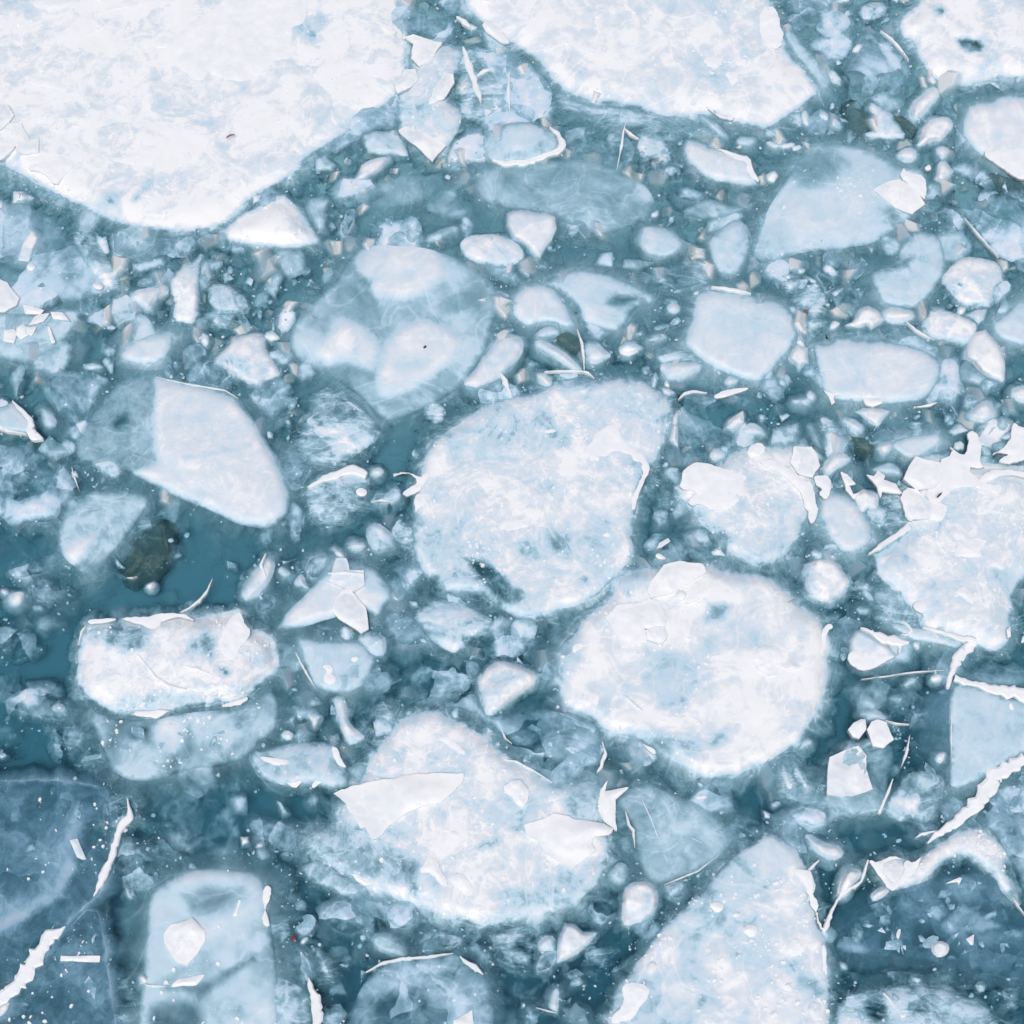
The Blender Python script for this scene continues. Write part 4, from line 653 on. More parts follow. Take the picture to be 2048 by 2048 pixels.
c('31', '290,1272 340,1250 385,1310 430,1450 385,1462 310,1380', .36, 'lump', 'dim blue oblong above the top block of the snow crowned floe'); c('31', '390,1212 480,1235 545,1310 480,1352 410,1285', .6, 'strk', 'ribbed pale chunk right of the dim blue oblong')
plate('star shaped white scrap of ice left of the square bright plate', '31', '745,1650 800,1660 830,1618 880,1660 870,1690 960,1720 1010,1790 950,1790 860,1770 850,1822 825,1740', z0=.03, mat='snow'); plate('bent white scrap of ice right of the snow lattice', '31', '550,1628 600,1650 660,1720 610,1730 640,1800 690,1790 650,1830 595,1760', z0=.03, mat='snow')
c('31', '640,1800 720,1760 830,1800 830,1925 760,1900 700,1940', .88, 'edge', 'crusted white block below the star shaped scrap', h=.03); c('31', '770,1622 830,1578 900,1560 960,1568 1042,1660 960,1660 900,1650', .62, 'lump', 'sunken pale chunk behind the star shaped scrap')
c('F', '1546,950 1560,930 1600,935 1630,970 1649,1010 1640,1028 1615,1040 1592,1043 1574,1026 1552,985', .80, 'soft', 'rounded pale chunk above the white hexagon floe, right', h=.03, edge=12); c('32', '740,0 800,-60 900,-40 905,50 830,95 770,70', .62, 'strk', 'ringed grey chunk left of the webbed floe')
c('31', '110,215 160,185 230,182 205,230 170,262', .85, 'chip', 'lowest of four white chips above the red speck, right', name='ice_chip', cat='ice chip'); c('31', '190,100 240,72 290,108 250,140', .85, 'chip', 'topmost of four white chips above the red speck, right', name='ice_chip', cat='ice chip'); c('31', '262,152 330,158 375,190 345,222', .72, 'chip', 'rightmost of four white chips above the red speck, right', name='ice_chip', cat='ice chip'); c('31', '90,150 150,140 200,135 235,165 170,175', .7, 'chip', 'leftmost of four white chips above the red speck, right', name='ice_chip', cat='ice chip')
c('31', '270,520 320,380 370,280 430,270 425,400 385,500 350,640 290,620', .56, 'strk', 'long upright streaky pale chunk right of the red speck'); c('31', '470,275 540,245 575,230 550,280 500,308', .8, 'chip', 'small white wedge beside a square dark pool, right')
# --- third row
Y1 = c('12', '150,890 220,790 280,700 370,620 480,490 560,330 700,345 830,385 950,460 1060,620 980,700 930,790 860,760 700,700 640,790 500,830 400,862 220,895', .46, 'soft', 'cloudy pyramid of ice carrying glassy plates, lower left of the central floe', h=.03, var=.2, edge=14, zones=[('12', '220,790 400,600 550,500 800,560 980,640 900,745 780,700 640,790 400,850 260,865', .86, 12)])
plate('boxy glass plate on top of the cloudy pyramid', '12', '570,480 605,350 680,350 705,440 812,440 818,550 740,602 640,560 540,520', z0=.045, milk=.82); plate('white fan shaped plate hanging down the cloudy pyramid', '12', '568,740 610,640 650,590 700,560 780,660 832,720 852,885 792,916 700,850 620,800', z0=.045, milk=.92); ridge('12', '550,485 680,485 812,492', 22, z=.05, parent=Y1, name='white_rim')
c('12', '568,252 650,300 672,350 605,342', .74, 'chip', 'small leaf of ice at the top of the cloudy pyramid'); c('12', '278,540 310,490 350,462 372,530 432,588 340,585', .78, 'chip', 'fluffy white cup left of the cloudy pyramid', h=.03); c('12', '370,440 400,360 500,310 570,340 520,440 440,520', .54, 'glass', 'bubbly clear chunk between the fluffy cup and the boxy glass plate')
c('12', '160,440 200,400 272,460 232,502 190,490', .66, 'lump', 'small grey oval right of the long tilted bar'); c('12', '2,680 60,640 160,640 120,720 30,760', .3, 'glass', 'dark striped leaf of ice below the long tilted bar')
BB = c('12', '290,940 380,950 480,968 620,978 760,970 830,1010 905,1100 880,1190 830,1290 780,1330 700,1352 580,1368 450,1342 400,1230 350,1100', .64, 'soft', 'smooth blue shield of ice with two snow spots, below the cloudy pyramid', h=.02, var=.05, edge=14)
snow(BB, '12', '490,1165 550,1145 590,1190 560,1215 610,1260 570,1310 500,1290 510,1230 540,1200', z0=.022); snow(BB, '12', '712,1110 740,1090 778,1100 740,1138', z0=.022); ridge('12', '300,1060 360,1180 450,1335', 20, z=.012, parent=BB, mat='plate', hh=.004, name='white_rim')
c('12', '755,945 870,900 960,910 992,960 985,1080 880,1092 820,1020', .52, 'chip', 'frosted triangular tooth at the right corner of the blue shield', h=.03); c('12', '620,870 690,838 742,900 720,960 650,955', .66, 'chip', 'fluffy ball of ice between the cloudy pyramid and the blue shield', h=.03)
c('12', '1205,760 1270,690 1380,662 1480,675 1580,700 1700,760 1805,822 1700,930 1560,1050 1500,1072 1380,1020 1290,960 1225,850', .54, 'strk', 'shell shaped striped clear floe below the central floe', h=.028, var=.22, zones=[('12', '1380,1000 1440,960 1550,1000 1500,1070', .86, 8), ('12', '1260,760 1560,730 1740,800 1500,820', .72, 10)])
c('12', '1230,960 1270,950 1308,995 1252,985', .75, 'lump', 'small oval pebble left of the shell shaped floe', name='ice_pebble', cat='ice pebble'); c('12', '1130,1350 1200,1180 1400,1100 1560,1110 1700,1150 1650,1280 1560,1350 1400,1400 1200,1440', .26, 'glass', 'dim clear sheet below the shell shaped floe', h=.008)
c('12', '1660,1290 1700,1220 1750,1165 1850,1118 1932,1140 2090,1180 2130,1270 2050,1340 1950,1400 1870,1470 1800,1530 1720,1560 1700,1420', .88, 'chip', 'bright white craggy chunk atop clear ice, above the lower centre floe', h=.05)
MS = c('12', '1390,1460 1560,1390 1640,1330 1700,1500 1840,1560 2000,1480 2240,1500 2500,1560 2610,1680 2650,1800 2600,1932 2300,1880 2000,1800 1840,1640 1600,1500', .40, 'glass', 'mottled clear slab behind the lower centre floe', h=.012, var=.26)
c('12', '690,1390 760,1340 850,1318 935,1352 940,1440 920,1560 905,1680 850,1690 780,1640 690,1580', .20, 'glass', 'dark hollow glass block below the blue shield', h=.04); c('12', '580,1390 670,1370 690,1480 690,1570 760,1650 832,1700 770,1742 690,1757 640,1630 600,1500', .74, 'chip', 'frosted grey wedge wrapping the left of the dark glass block', h=.03)
II = c('12', '-40,1815 80,1780 250,1752 400,1745 540,1740 620,1790 660,1880 700,1960 690,2050 640,2090 520,2090 420,2060 280,2080 100,2060 -10,1960 -60,1880', .66, 'chip', 'long pale block with sparkling snow and white end, above the lower centre floe', h=.035)
snow(II, '12', '0,1840 150,1865 280,1870 380,1850 400,1940 250,1930 100,1900', z0=.033); snow(II, '13', '200,-60 400,-80 420,40 340,110 290,155 220,100', z0=.033); snow(II, '13', '420,160 500,110 600,50 550,20 430,100', z0=.033); snow(II, '12', '570,1770 620,1790 640,1870 690,1940 600,1890', z0=.033)
c('12', '180,1690 230,1640 290,1680 250,1730', .66, 'chip', 'small grey brown nut of ice above the long pale block'); c('12', '835,1830 880,1790 912,1800 890,1850 845,1855', .6, 'lump', 'small grey oval left of the lower centre floe')
c('22', '980,270 990,230 1040,170 1100,140 1250,200 1400,240 1530,330 1450,350 1350,380 1160,412 1040,395', .34, 'glass', 'dark clear triangle of ice wedged between three big floes, right of centre', zones=[('22', '1000,260 1080,150 1150,180 1080,260', .62, 10)])
plate('slim pale stick on the dark clear triangle', '22', '1085,280 1110,230 1180,195 1195,220 1130,270', z0=.022, milk=.85, name='ice_sliver', cat='ice sliver'); plate('little white bean on the dark clear triangle', '22', '1078,325 1110,310 1175,355 1110,358', z0=.022, name='ice_pebble', cat='ice pebble', rnd=1)
c('21', '1005,1690 1040,1660 1085,1650 1112,1690 1050,1722', .5, 'strk', 'ribbed eye shaped chip in the dark gap right of the central floe', name='ice_chip', cat='ice chip'); c('22', '1065,20 1110,0 1180,0 1150,60 1100,105', .4, 'glass', 'clear drop shaped piece in the dark gap right of the central floe')
c('22', '750,470 800,440 900,410 1020,420 1100,410 1060,500 1000,600 900,650 790,640 760,560', .45, 'glass', 'rough clear corner of ice at the upper left of the plate bearing floe', h=.012)
c('32', '250,400 330,375 370,358 470,345 560,410 600,480 632,540 560,645 430,688 330,640 280,590', .93, 'chip', 'nearly hexagonal white floe between three big floes, right', h=.045); plate('small bump on top of the hexagonal floe', '32', '355,380 400,360 430,385 390,420', z0=.05, rnd=1, name='ice_pebble', cat='ice pebble')
c('32', '318,300 360,280 422,300 410,345 340,340', .8, 'chip', 'pale nugget on the upper rim of the hexagonal floe'); c('32', '128,320 160,320 198,340 140,360', .9, 'edge', 'tiny white wedge left of the hexagonal floe', name='ice_chip', cat='ice chip'); c('32', '600,560 700,500 780,570 740,600 640,540 600,440', .5, 'strk', 'brownish streaked strip right of the hexagonal floe'); c('32', '665,720 720,700 770,720 765,780 680,770', .6, 'chip', 'grey cube below the hexagonal floe')
QQ = c('32', '612,960 660,890 700,890 780,930 900,1000 978,1085 930,1125 880,1140 800,1180 740,1207 660,1182 610,1130', .76, 'edge', 'white scoop shaped chunk with a snow lower half, right of the plate bearing floe', h=.045)
snow(QQ, '32', '612,1060 700,1040 780,1030 900,1060 975,1090 880,1140 740,1205 660,1180 612,1128', z0=.045, jag=3); ridge('32', '690,890 800,940 930,1000 1050,1000', [10, 40, 80, 20], z=.04, parent=QQ, hh=.006)
ridge('32', '950,960 990,1030 975,1090', 26, z=.035, parent=QQ)
c('32', '880,840 940,825 1000,840 1100,870 1200,880 1350,930 1485,985 1440,1042 1300,1010 1200,985 1100,970 1020,935', .74, 'soft', 'long pale beam of ice below the webbed floe', h=.02, edge=8); ridge('32', '1000,830 1050,860 1080,900 1040,940 1000,930', 20, z=.022, label='curled white loop of ice at the left end of the pale beam', name='ice_splinter', cat='ice splinter')
c('32', '1082,1000 1110,975 1150,980 1140,1050', .97, 'chip', 'white tooth below the pale beam', name='ice_chip', cat='ice chip'); c('32', '1225,1245 1265,1220 1310,1230 1312,1270 1260,1287 1230,1275', .95, 'chip', 'white cotton like nugget left of the forked ridge'); c('32', '1015,1290 1070,1245 1140,1250 1100,1310 1040,1330', .62, 'lump', 'pale blue lump left of the cotton like nugget')
ridge('32', '700,1265 900,1240 1100,1210 1330,1195', 10, z=.006, label='faint white vein under the scoop shaped chunk', name='ice_vein', cat='ice vein', mat='plate', hh=.003)
SS = c('F', '1792,1288 1840,1296 1884,1310 1960,1330 1960,1400 1920,1430 1870,1455 1840,1475 1800,1490 1789,1475 1790,1380', .64, 'soft', 'smooth blue grey slab edged by the white ridge network, right edge', h=.025, var=.06, edge=10)
ridge('32', '1400,1265 1530,1300 1650,1335 1800,1360 1990,1400', [60, 40, 50, 90, 110], z=.024, label='white ridge along the top of the smooth blue grey slab at the right edge', hh=.016); ridge('32', '1380,1500 1375,1700 1385,1932', 14, z=.018, parent=SS, name='white_rim', mat='plate'); plate('small white drop on the smooth blue grey slab', '32', '1815,1450 1840,1435 1860,1490 1830,1495', z0=.026, rnd=1, name='ice_pebble', cat='ice pebble')
c('32', '1430,1240 1560,1170 1700,1120 1830,1110 1990,1180 1990,1330 1850,1300 1780,1310 1680,1310', .30, 'glass', 'dark hollow of clear ice above the smooth blue grey slab', h=.012, var=.16); c('32', '1200,1380 1300,1340 1380,1310 1380,1500 1375,1990 1250,1932 1150,1800 1130,1600', .22, 'viol', 'dim clear sheet left of the smooth blue grey slab', h=.008)
TT = c('F', '1562,1530 1562,1500 1566,1470 1575,1430 1590,1400 1625,1392 1660,1385 1684,1405 1690,1425 1680,1450 1678,1500 1676,1535 1620,1545', .55, 'floe', 'tall ice pillar with three white blocks, right of the plate bearing floe', h=.04, edge=14, jag=3, zones=[('33', '450,200 800,180 880,320 640,330 450,420', .5, 14)])
plate('', '32', '600,1640 640,1590 700,1560 735,1565 740,1640 690,1712 640,1700', parent=TT, z0=.05, name='white_block', mat='snow', thick=.03); plate('', '32', '740,1640 780,1580 830,1568 890,1592 955,1720 920,1740 880,1782 790,1772', parent=TT, z0=.055, name='white_block', mat='snow', thick=.03); plate('', '32', '465,1850 560,1810 680,1768 738,1840 735,1935 790,2090 640,2140 450,2130', parent=TT, z0=.045, name='white_block', thick=.03, milk=.9)
c('33', '450,215 640,210 800,190 880,250 870,300 760,320 640,320 520,380 440,420', .46, 'soft', 'hazy sunken foot of the tall ice pillar', h=.008, edge=8); c('32', '680,1512 760,1472 830,1495 880,1540 900,1582 800,1570 730,1555', .62, 'lump', 'smooth dim oval above the tall ice pillar'); ridge('32', '880,1580 960,1602 1062,1610', 16, z=.02, label='thin white bar right of the tall ice pillar top', name='ice_bar', cat='ice bar'); ridge('32', '1065,1690 1050,1780 1030,1850 1000,1932', 18, z=.02, label='thin curved white line right of the tall ice pillar', name='ice_vein', cat='ice vein'); ridge('33', '935,90 900,190 835,350', [8, 20, 24], z=.02, label='white splinter at the lower right side of the tall ice pillar', name='ice_splinter', cat='ice splinter')
c('32', '150,1665 155,1600 200,1580 218,1640 190,1672', .6, 'chip', 'little glass cup under the plate bearing floe', name='ice_chip', cat='ice chip'); c('32', '220,1790 290,1705 345,1730 270,1790', .6, 'lump', 'dim blue lozenge left of the tall ice pillar'); c('32', '900,1420 960,1370 1030,1400 1010,1445', .52, 'lump', 'dim blurred lump above the tall ice pillar'); c('32', '1250,1840 1300,1810 1350,1815 1320,1900 1260,1890', .85, 'chip', 'white fluffy nugget left of the smooth blue grey slab')
c('33', '60,0 90,-60 150,-50 230,190 140,195 100,100', .68, 'strk', 'left of two slanted pale prisms left of the tall ice pillar', h=.03); c('33', '175,0 200,-60 260,0 345,190 270,180', .68, 'strk', 'right of two slanted pale prisms left of the tall ice pillar', h=.03); c('33', '-60,-80 60,-120 220,-100 330,60 400,200 410,260 250,250 60,200', .24, 'glass', 'dark clear ice around the two slanted prisms', h=.01)
c('33', '270,515 300,485 430,560 480,575 540,580 588,660 475,708 345,640', .82, 'lump', 'smooth white tongue with glossy tip above the bubbled floe', h=.035); c('33', '130,380 200,300 430,310 440,400 380,440 280,420', .55, 'glass', 'mottled grey lump below the two slanted prisms')
c('33', '880,350 910,220 1000,120 1060,30 1200,25 1320,70 1330,180 1280,300 1230,420 1130,450 1000,400', .46, 'chip', 'grey clear cube crusted with frost below the dim clear sheet, right', zones=[('33', '1020,250 1140,240 1120,320 1050,300', .95, 8), ('33', '940,250 1000,190 1010,280', .85, 8)])
c('33', '768,955 830,910 880,893 920,920 880,970 800,1012', .85, 'lump', 'white bean between the arched floe and the clear sheet', name='ice_pebble', cat='ice pebble', h=.03); c('33', '520,930 550,850 600,760 650,755 710,780 680,840 640,900 590,970 540,975', .93, 'chip', 'cauliflower like white chunk right of the bubbled floe', h=.04)
RC = c('33', '1660,250 1780,150 1932,120 1990,200 1990,1000 1880,880 1800,640 1740,520 1640,420', .40, 'glass', 'rough clear ice between the broad ridge and the right edge', h=.012, var=.24)
SH = c('33', '500,1350 580,1180 700,1060 860,960 980,940 1200,860 1500,800 1700,820 1770,1000 1990,1180 1990,1600 1700,1560 1300,1460 1000,1400 700,1400 510,1410', .16, 'viol', 'wide dark clear sheet under the arched floe, lower right', h=.006, var=.14, emilk=.12,
  zones=[('33', '980,960 1100,920 1260,960 1340,1090 1200,1150 1010,1195', .40, 14), ('33', '1250,880 1600,820 1700,880 1760,1050 1600,1020 1440,1030', .34, 14), ('33', '1310,1195 1460,1030 1560,1080 1770,1200 1600,1232 1380,1272', .60, 5), ('33', '1400,1260 1932,1220 1990,1300 1500,1340', .38, 14), ('33', '500,1340 580,1290 760,1370 640,1400', .62, 8)])
plate('round frosted ball of ice on the dark clear sheet, lower right', '33', '1225,1340 1270,1300 1340,1310 1375,1350 1355,1410 1290,1440 1240,1400', z0=.014, rnd=1, h=.03, milk=.88, name='ice_ball', cat='ice ball'); plate('dim crumb touching the round frosted ball', '33', '1150,1330 1230,1260 1300,1270 1270,1330 1200,1370', z0=.012, rnd=1, milk=.5, name='ice_crumb', cat='ice crumb', mat='clear'); plate('thin white fish shaped sliver on the dark clear sheet', '33', '1345,870 1440,825 1465,830 1440,880 1430,860', z0=.014, name='ice_sliver', cat='ice sliver', mat='snow'); plate('upright tan white drop on the dark clear sheet', '33', '960,1270 985,1210 1005,1220 990,1300', z0=.012, name='ice_crumb', cat='ice crumb', rnd=1, milk=.8)
plate('small white square at the foot of the blue diamond patch', '33', '1495,1290 1555,1255 1550,1335 1530,1335', z0=.012, name='ice_chip', cat='ice chip', milk=.8)
XX = c('33', '515,1830 560,1760 620,1715 800,1665 1000,1650 1200,1640 1400,1680 1600,1790 1700,1860 1780,1990 1780,2080 520,2080', .52, 'strk', 'domed cloudy floe with dark windows at the bottom right edge', h=.03, zones=[('33', '710,1760 850,1700 900,1800 880,1932 780,1900', .14, 10), ('33', '1070,1800 1160,1790 1200,1860 1100,1880', .3, 12), ('33', '560,1850 700,1840 760,1990 560,1990', .72, 16)]); plate('round white pebble on the domed cloudy floe', '33', '990,1865 1020,1845 1045,1870 1015,1892', z0=.032, rnd=1, name='ice_pebble', cat='ice pebble'); ridge('33', '860,1700 920,1770 990,1850', 30, z=.03, parent=XX, mat='plate', hh=.004, name='white_rim')
c('33', '1760,1680 1800,1660 1900,1800 1860,1830 1790,1760', .35, 'strk', 'ribbed grey sliver near the bottom right corner', name='ice_sliver', cat='ice sliver'); c('33', '530,1450 590,1470 612,1525 550,1530', .6, 'lump', 'small blue cube below the dark clear sheet, lower right'); c('33', '1085,1580 1160,1590 1130,1620', .9, 'chip', 'tiny white wedge above the domed cloudy floe', name='ice_chip', cat='ice chip')
# --- bottom centre
AB = c('23', '775,250 820,190 900,120 1080,118 1160,160 1240,220 1400,260 1560,380 1640,440 1705,505 1650,600 1560,670 1440,755 1320,810 1200,850 1110,890 1040,860 980,800 935,640 920,480 850,330', .47, 'soft', 'blue clear floe with crossing pale streaks between two big bottom floes', h=.014, var=.10, edge=20, zones=[('23', '1000,300 1400,280 1560,500 1540,640 1200,800 1100,500', .56, 30)])
ridge('23', '1150,880 1280,830 1400,780 1560,660', 12, z=.008, parent=AB, mat='plate', hh=.004, name='white_rim'); ridge('23', '1225,270 1060,400', 12, z=.012, parent=AB, mat='plate', hh=.002, name='pale_streak'); ridge('23', '980,240 1060,420 1180,740', 12, z=.012, parent=AB, mat='plate', hh=.002, name='pale_streak'); ridge('23', '1240,480 1500,600', 14, z=.012, parent=AB, mat='plate', hh=.002, name='pale_streak')
ridge('23', '855,330 880,430 915,480 925,600', 22, z=.02, label='narrow white curl of ice left of the streaked blue floe', name='ice_splinter', cat='ice splinter'); c('23', '775,290 840,290 900,400 925,620 860,640 800,480', .28, 'glass', 'dark clear strip between the white fin and the streaked blue floe')
c('23', '830,1010 850,920 900,862 960,850 1030,860 1080,890 1108,965 1095,1100 1020,1150 930,1165 862,1192 832,1140', .84, 'chip', 'rounded white block with a dimple below the streaked blue floe', h=.045, zones=[('23', '980,960 1060,940 1060,1040 1000,1030', .6, 10)]); c('23', '708,822 760,740 810,702 882,730 870,840 800,892', .64, 'lump', 'smooth grey cube above the dimpled white block', h=.03)
c('23', '345,1400 355,1290 400,1170 470,1180 540,1230 640,1240 590,1330 500,1400 400,1445 342,1465', .82, 'edge', 'white arrow tip chunk below the lower centre floe', h=.04, jag=4); c('23', '185,1325 240,1262 332,1262 335,1390 280,1380 212,1392', .72, 'chip', 'small snowy cube left of the white arrow tip chunk', h=.03)
c('23', '-150,1290 -60,1230 30,1200 130,1200 165,1320 170,1440 120,1500 0,1450 -90,1390', .42, 'strk', 'veined clear piece left of the small snowy cube'); c('23', '270,1800 300,1700 340,1655 362,1700 350,1850 310,1840', .72, 'lump', 'upright pale tooth near the bottom edge, right of middle'); c('23', '420,1640 500,1560 540,1620 500,1650', .5, 'lump', 'faint blue knob above the upright pale tooth')
c('23', '0,1650 120,1560 200,1550 280,1620 270,1700 140,1740 40,1720', .14, 'glass', 'black clear rounded box left of the upright pale tooth'); c('23', '120,1932 150,1810 280,1840 400,1932 440,2020 120,2020', .14, 'glass', 'dark dome with a white rim at the bottom edge'); ridge('23', '180,1810 270,1835 330,1850', 14, z=.014, label='white rim glint of the dark dome at the bottom edge', name='ice_splinter', cat='ice splinter')
c('23', '1180,880 1290,865 1300,960 1230,990 1180,950', .25, 'glass', 'small dark clear cube against the bubbled floe'); c('23', '560,1020 740,990 750,1050 690,1200 620,1150', .22, 'glass', 'thin clear triangular shell left of the dimpled white block')
c('23', '1380,230 1400,200 1460,195 1480,225 1420,245', .85, 'chip', 'tiny glittering chip right of the streaked blue floe', name='ice_chip', cat='ice chip'); c('23', '1395,110 1430,112 1448,150 1410,135', .85, 'chip', 'curled chip above the tiny glittering chip', name='ice_chip', cat='ice chip')
AH = c('F', '640,1990 650,1930 680,1860 715,1822 760,1805 850,1798 880,1815 920,1850 930,1900 935,1990', .40, 'glass', 'clear blue floe with a white folded corner at the bottom middle', h=.02, var=.2, zones=[('13', '760,1700 900,1560 1100,1500 1450,1490 1300,1600 1060,1680 900,1750', .62, 16)])
ridge('13', '1540,1425 1600,1480 1650,1510 1715,1560', [10, 36, 50, 6], z=.022, parent=AH); ridge('13', '830,1545 960,1470 1100,1445 1300,1430 1490,1400', 26, z=.016, parent=AH, mat='plate', hh=.004, name='white_rim'); plate('white triangular shard cut by the bottom edge, middle', '13', '1485,1990 1485,1900 1560,1860 1640,1808 1652,1990', z0=.03, mat='snow', name='ice_shard', cat='ice shard')
c('13', '480,1110 560,1040 700,1000 730,1100 820,1130 760,1260 620,1240 560,1180', .34, 'glass', 'smoky clear cube left under the lower centre floe'); c('13', '950,1110 1050,1010 1180,1000 1220,1120 1190,1200 1080,1220', .44, 'glass', 'pale clear cube under the lower centre floe'); c('13', '860,1260 1000,1230 1100,1300 1150,1430 1000,1420 900,1380', .48, 'lump', 'smooth blue oval above the bottom middle floe')
c('13', '330,760 400,715 470,705 600,750 640,800 720,840 830,920 780,960 700,985 540,900 420,850', .56, 'chip', 'white speckled wedge left of the lower centre floe', h=.02); plate('narrow white feather of ice on the speckled wedge', '13', '718,798 760,805 830,840 878,880 820,885 760,850', z0=.025, name='ice_sliver', cat='ice sliver', mat='snow')
c('13', '335,1320 350,1285 385,1268 402,1285 360,1330', .88, 'lump', 'white capsule beside the red leaf', name='ice_pebble', cat='ice pebble'); c('13', '420,1360 480,1330 530,1410 560,1500 595,1620 540,1600 480,1500', .46, 'strk', 'long translucent strip below the white capsule'); c('13', '250,1380 330,1370 400,1460 420,1580 380,1640 280,1540', .3, 'glass', 'dark curled piece left of the translucent strip')
c('13', '-60,1660 60,1590 240,1600 380,1700 400,1850 400,2020 -60,2020', .50, 'strk', 'ribbed grey blue floe at the bottom edge left of the white spike', h=.02); ridge('13', '400,1590 425,1680 455,1760 460,1850 455,1990', [10, 60, 74, 80, 80], z=.024, label='tall white spike rising from the bottom edge, left of middle', name='ice_spike', cat='ice spike')
# --- bottom left
AI = ice('ice_floe', 'dome of blue white ice with a white shield shaped flake, lower left', 'ice floe', 'F',
 '270,1850 272,1800 277,1736 283,1700 290,1680 312,1660 350,1645 380,1640 420,1640 460,1642 490,1652 505,1680 510,1730 518,1790 525,1850 535,1990 255,1990 262,1900', .62, 'soft', h=.03, edge=16, var=.14,
 zones=[('03', '1400,920 1600,880 1830,920 1800,1000 1600,1130 1430,1100 1380,1000', .36, 22), ('03', '1150,1640 1300,1660 1600,1600 1932,1400 1932,1440 1560,1700 1500,1760 1470,1700', .32, 10), ('13', '-60,1340 60,1240 110,1300 0,1400', .74, 14), ('03', '1130,1800 1350,1740 1500,1800 1540,2000 1100,2000', .26, 16)])
snow(AI, '13', '80,890 112,920 95,1000 70,1050 100,1130 95,1205 50,1170 38,1130 70,1050 50,960', z0=.024); plate('shield shaped white flake lying on the lower left dome', '03', '1245,1330 1230,1250 1290,1180 1400,1150 1450,1130 1500,1180 1540,1230 1542,1310 1490,1400 1410,1485 1345,1470 1290,1420', z0=.038, milk=.98)
plate('small upright white flake near the top right of the lower left dome', '03', '1755,1115 1785,1050 1800,990 1822,1000 1800,1070 1790,1115', z0=.036, mat='snow', name='ice_sliver', cat='ice sliver'); c('03', '1045,1590 1060,1560 1090,1550 1125,1590 1120,1630 1070,1635', .95, 'lump', 'round white pebble at the lower left foot of the dome', name='ice_pebble', cat='ice pebble', h=.04)
plate('frayed white feather near the foot of the lower left dome', '03', '1300,1645 1350,1600 1420,1590 1545,1560 1480,1630 1380,1630', z0=.036, mat='snow', name='ice_sliver', cat='ice sliver'); ridge('03', '1100,1640 1160,1655 1260,1650', 20, z=.03, parent=AI, mat='plate')
AJ1 = ice('ice_floe', 'large dark slate blue clear floe with milky swirls in the lower left corner', 'ice floe', 'F',
 '-60,1480 60,1472 130,1474 190,1483 207,1500 206,1540 215,1580 205,1630 195,1680 172,1700 120,1750 60,1840 -60,1900', .20, 'viol', rim=.28, emilk=.30, h=.02, var=.15, edge=12,
 zones=[('03', '400,450 620,330 800,180 820,260 720,380 600,640 480,840 400,960 100,1140 -60,1250 -60,900 250,700', .55, 26), ('03', '520,700 560,740 450,960 240,1090 -60,1260 -60,1180 200,1060 420,880', .85, 12), ('03', '640,400 820,330 800,700 640,780', .1, 22), ('03', '50,1000 130,980 140,1050 80,1060', .7, 8), ('03', '0,720 300,640 340,900 100,950 0,900', .22, 26)])
AJ2 = ice('ice_floe', 'slate blue clear floe below the long white crack in the lower left corner', 'ice floe', 'F',
 '-60,1912 30,1870 70,1830 125,1760 178,1706 195,1760 203,1840 212,1900 222,1990 -60,1990', .30, 'viol', rim=.28, emilk=.30, h=.02, var=.16, edge=12, zones=[('03', '120,1680 400,1640 560,1600 500,1850 300,1932 100,1932', .14, 30), ('03', '600,1000 780,960 760,1300 560,1300', .2, 18)])
ridge('03', '970,240 985,380 925,440 880,560 840,700 780,840 715,975', [10, 50, 60, 46, 44, 60, 8], z=.018, label='white cracked splinter down the right rim of the swirled dark floe', hh=.018)
ridge('03', '500,1200 400,1270 280,1420 170,1600 60,1720 -60,1800', [10, 90, 120, 110, 90, 40], z=.018, label='broad white crack of broken ice between the two dark floes', hh=.018)
plate('small white tablet standing on the swirled dark floe', '03', '525,545 585,530 652,690 620,692 578,672', z0=.03, milk=.82, name='ice_tablet', cat='ice tablet', jag=.5); plate('flat white strip like a dash on the lower dark floe', '03', '458,1416 755,1418 750,1464 452,1458', z0=.03, mat='snow', name='ice_tablet', cat='ice tablet', jag=1)
c('03', '-60,1800 0,1770 60,1740 98,1750 100,1790 60,1870 0,1905 -60,1910', .88, 'lump', 'white knob at the lower left edge under the broad white crack', h=.035); c('03', '900,620 960,570 1010,580 1100,680 1215,830 1150,900 1050,925 950,900 900,760', .28, 'glass', 'dark wedge of clear ice filled with small white clouds, lower left', zones=[('03', '940,650 1080,650 1060,850 930,780', .5, 24)])
c('03', '945,900 975,888 1020,940 990,1000 950,980', .5, 'chip', 'dim brown grey crumb below the clouded dark wedge', name='ice_crumb', cat='ice crumb'); c('03', '1195,290 1340,195 1480,130 1700,100 1850,90 1870,330 1820,480 1790,690 1640,680 1480,670 1280,610 1200,470', .34, 'glass', 'grey clear block with sparkling right side, lower left', h=.02, zones=[('03', '1760,230 1850,210 1860,330 1790,330', .85, 10), ('03', '1180,300 1200,470 1050,440', .2, 8)])
c('03', '1815,520 1870,520 1875,560 1830,580', .95, 'edge', 'bright glittering crumb right of the grey clear block', name='ice_chip', cat='ice chip'); c('13', '160,250 190,260 240,340 200,355', .7, 'edge', 'slim pale tooth left of the long torn plate', name='ice_chip', cat='ice chip'); c('13', '-60,400 100,390 240,420 300,540 290,610 150,620 120,560 0,520', .3, 'glass', 'smoky clear chunk left of the lower centre floe'); c('13', '0,600 90,600 110,680 20,700', .5, 'lump', 'small grey cube below the smoky clear chunk')
c('13', '5,580 40,565 55,580 20,605', .93, 'chip', 'bright white chip beside the smoky clear chunk', name='ice_chip', cat='ice chip')
c('13', '380,240 440,190 480,230 430,290', .4, 'lump', 'faint knob left of the long torn plate')
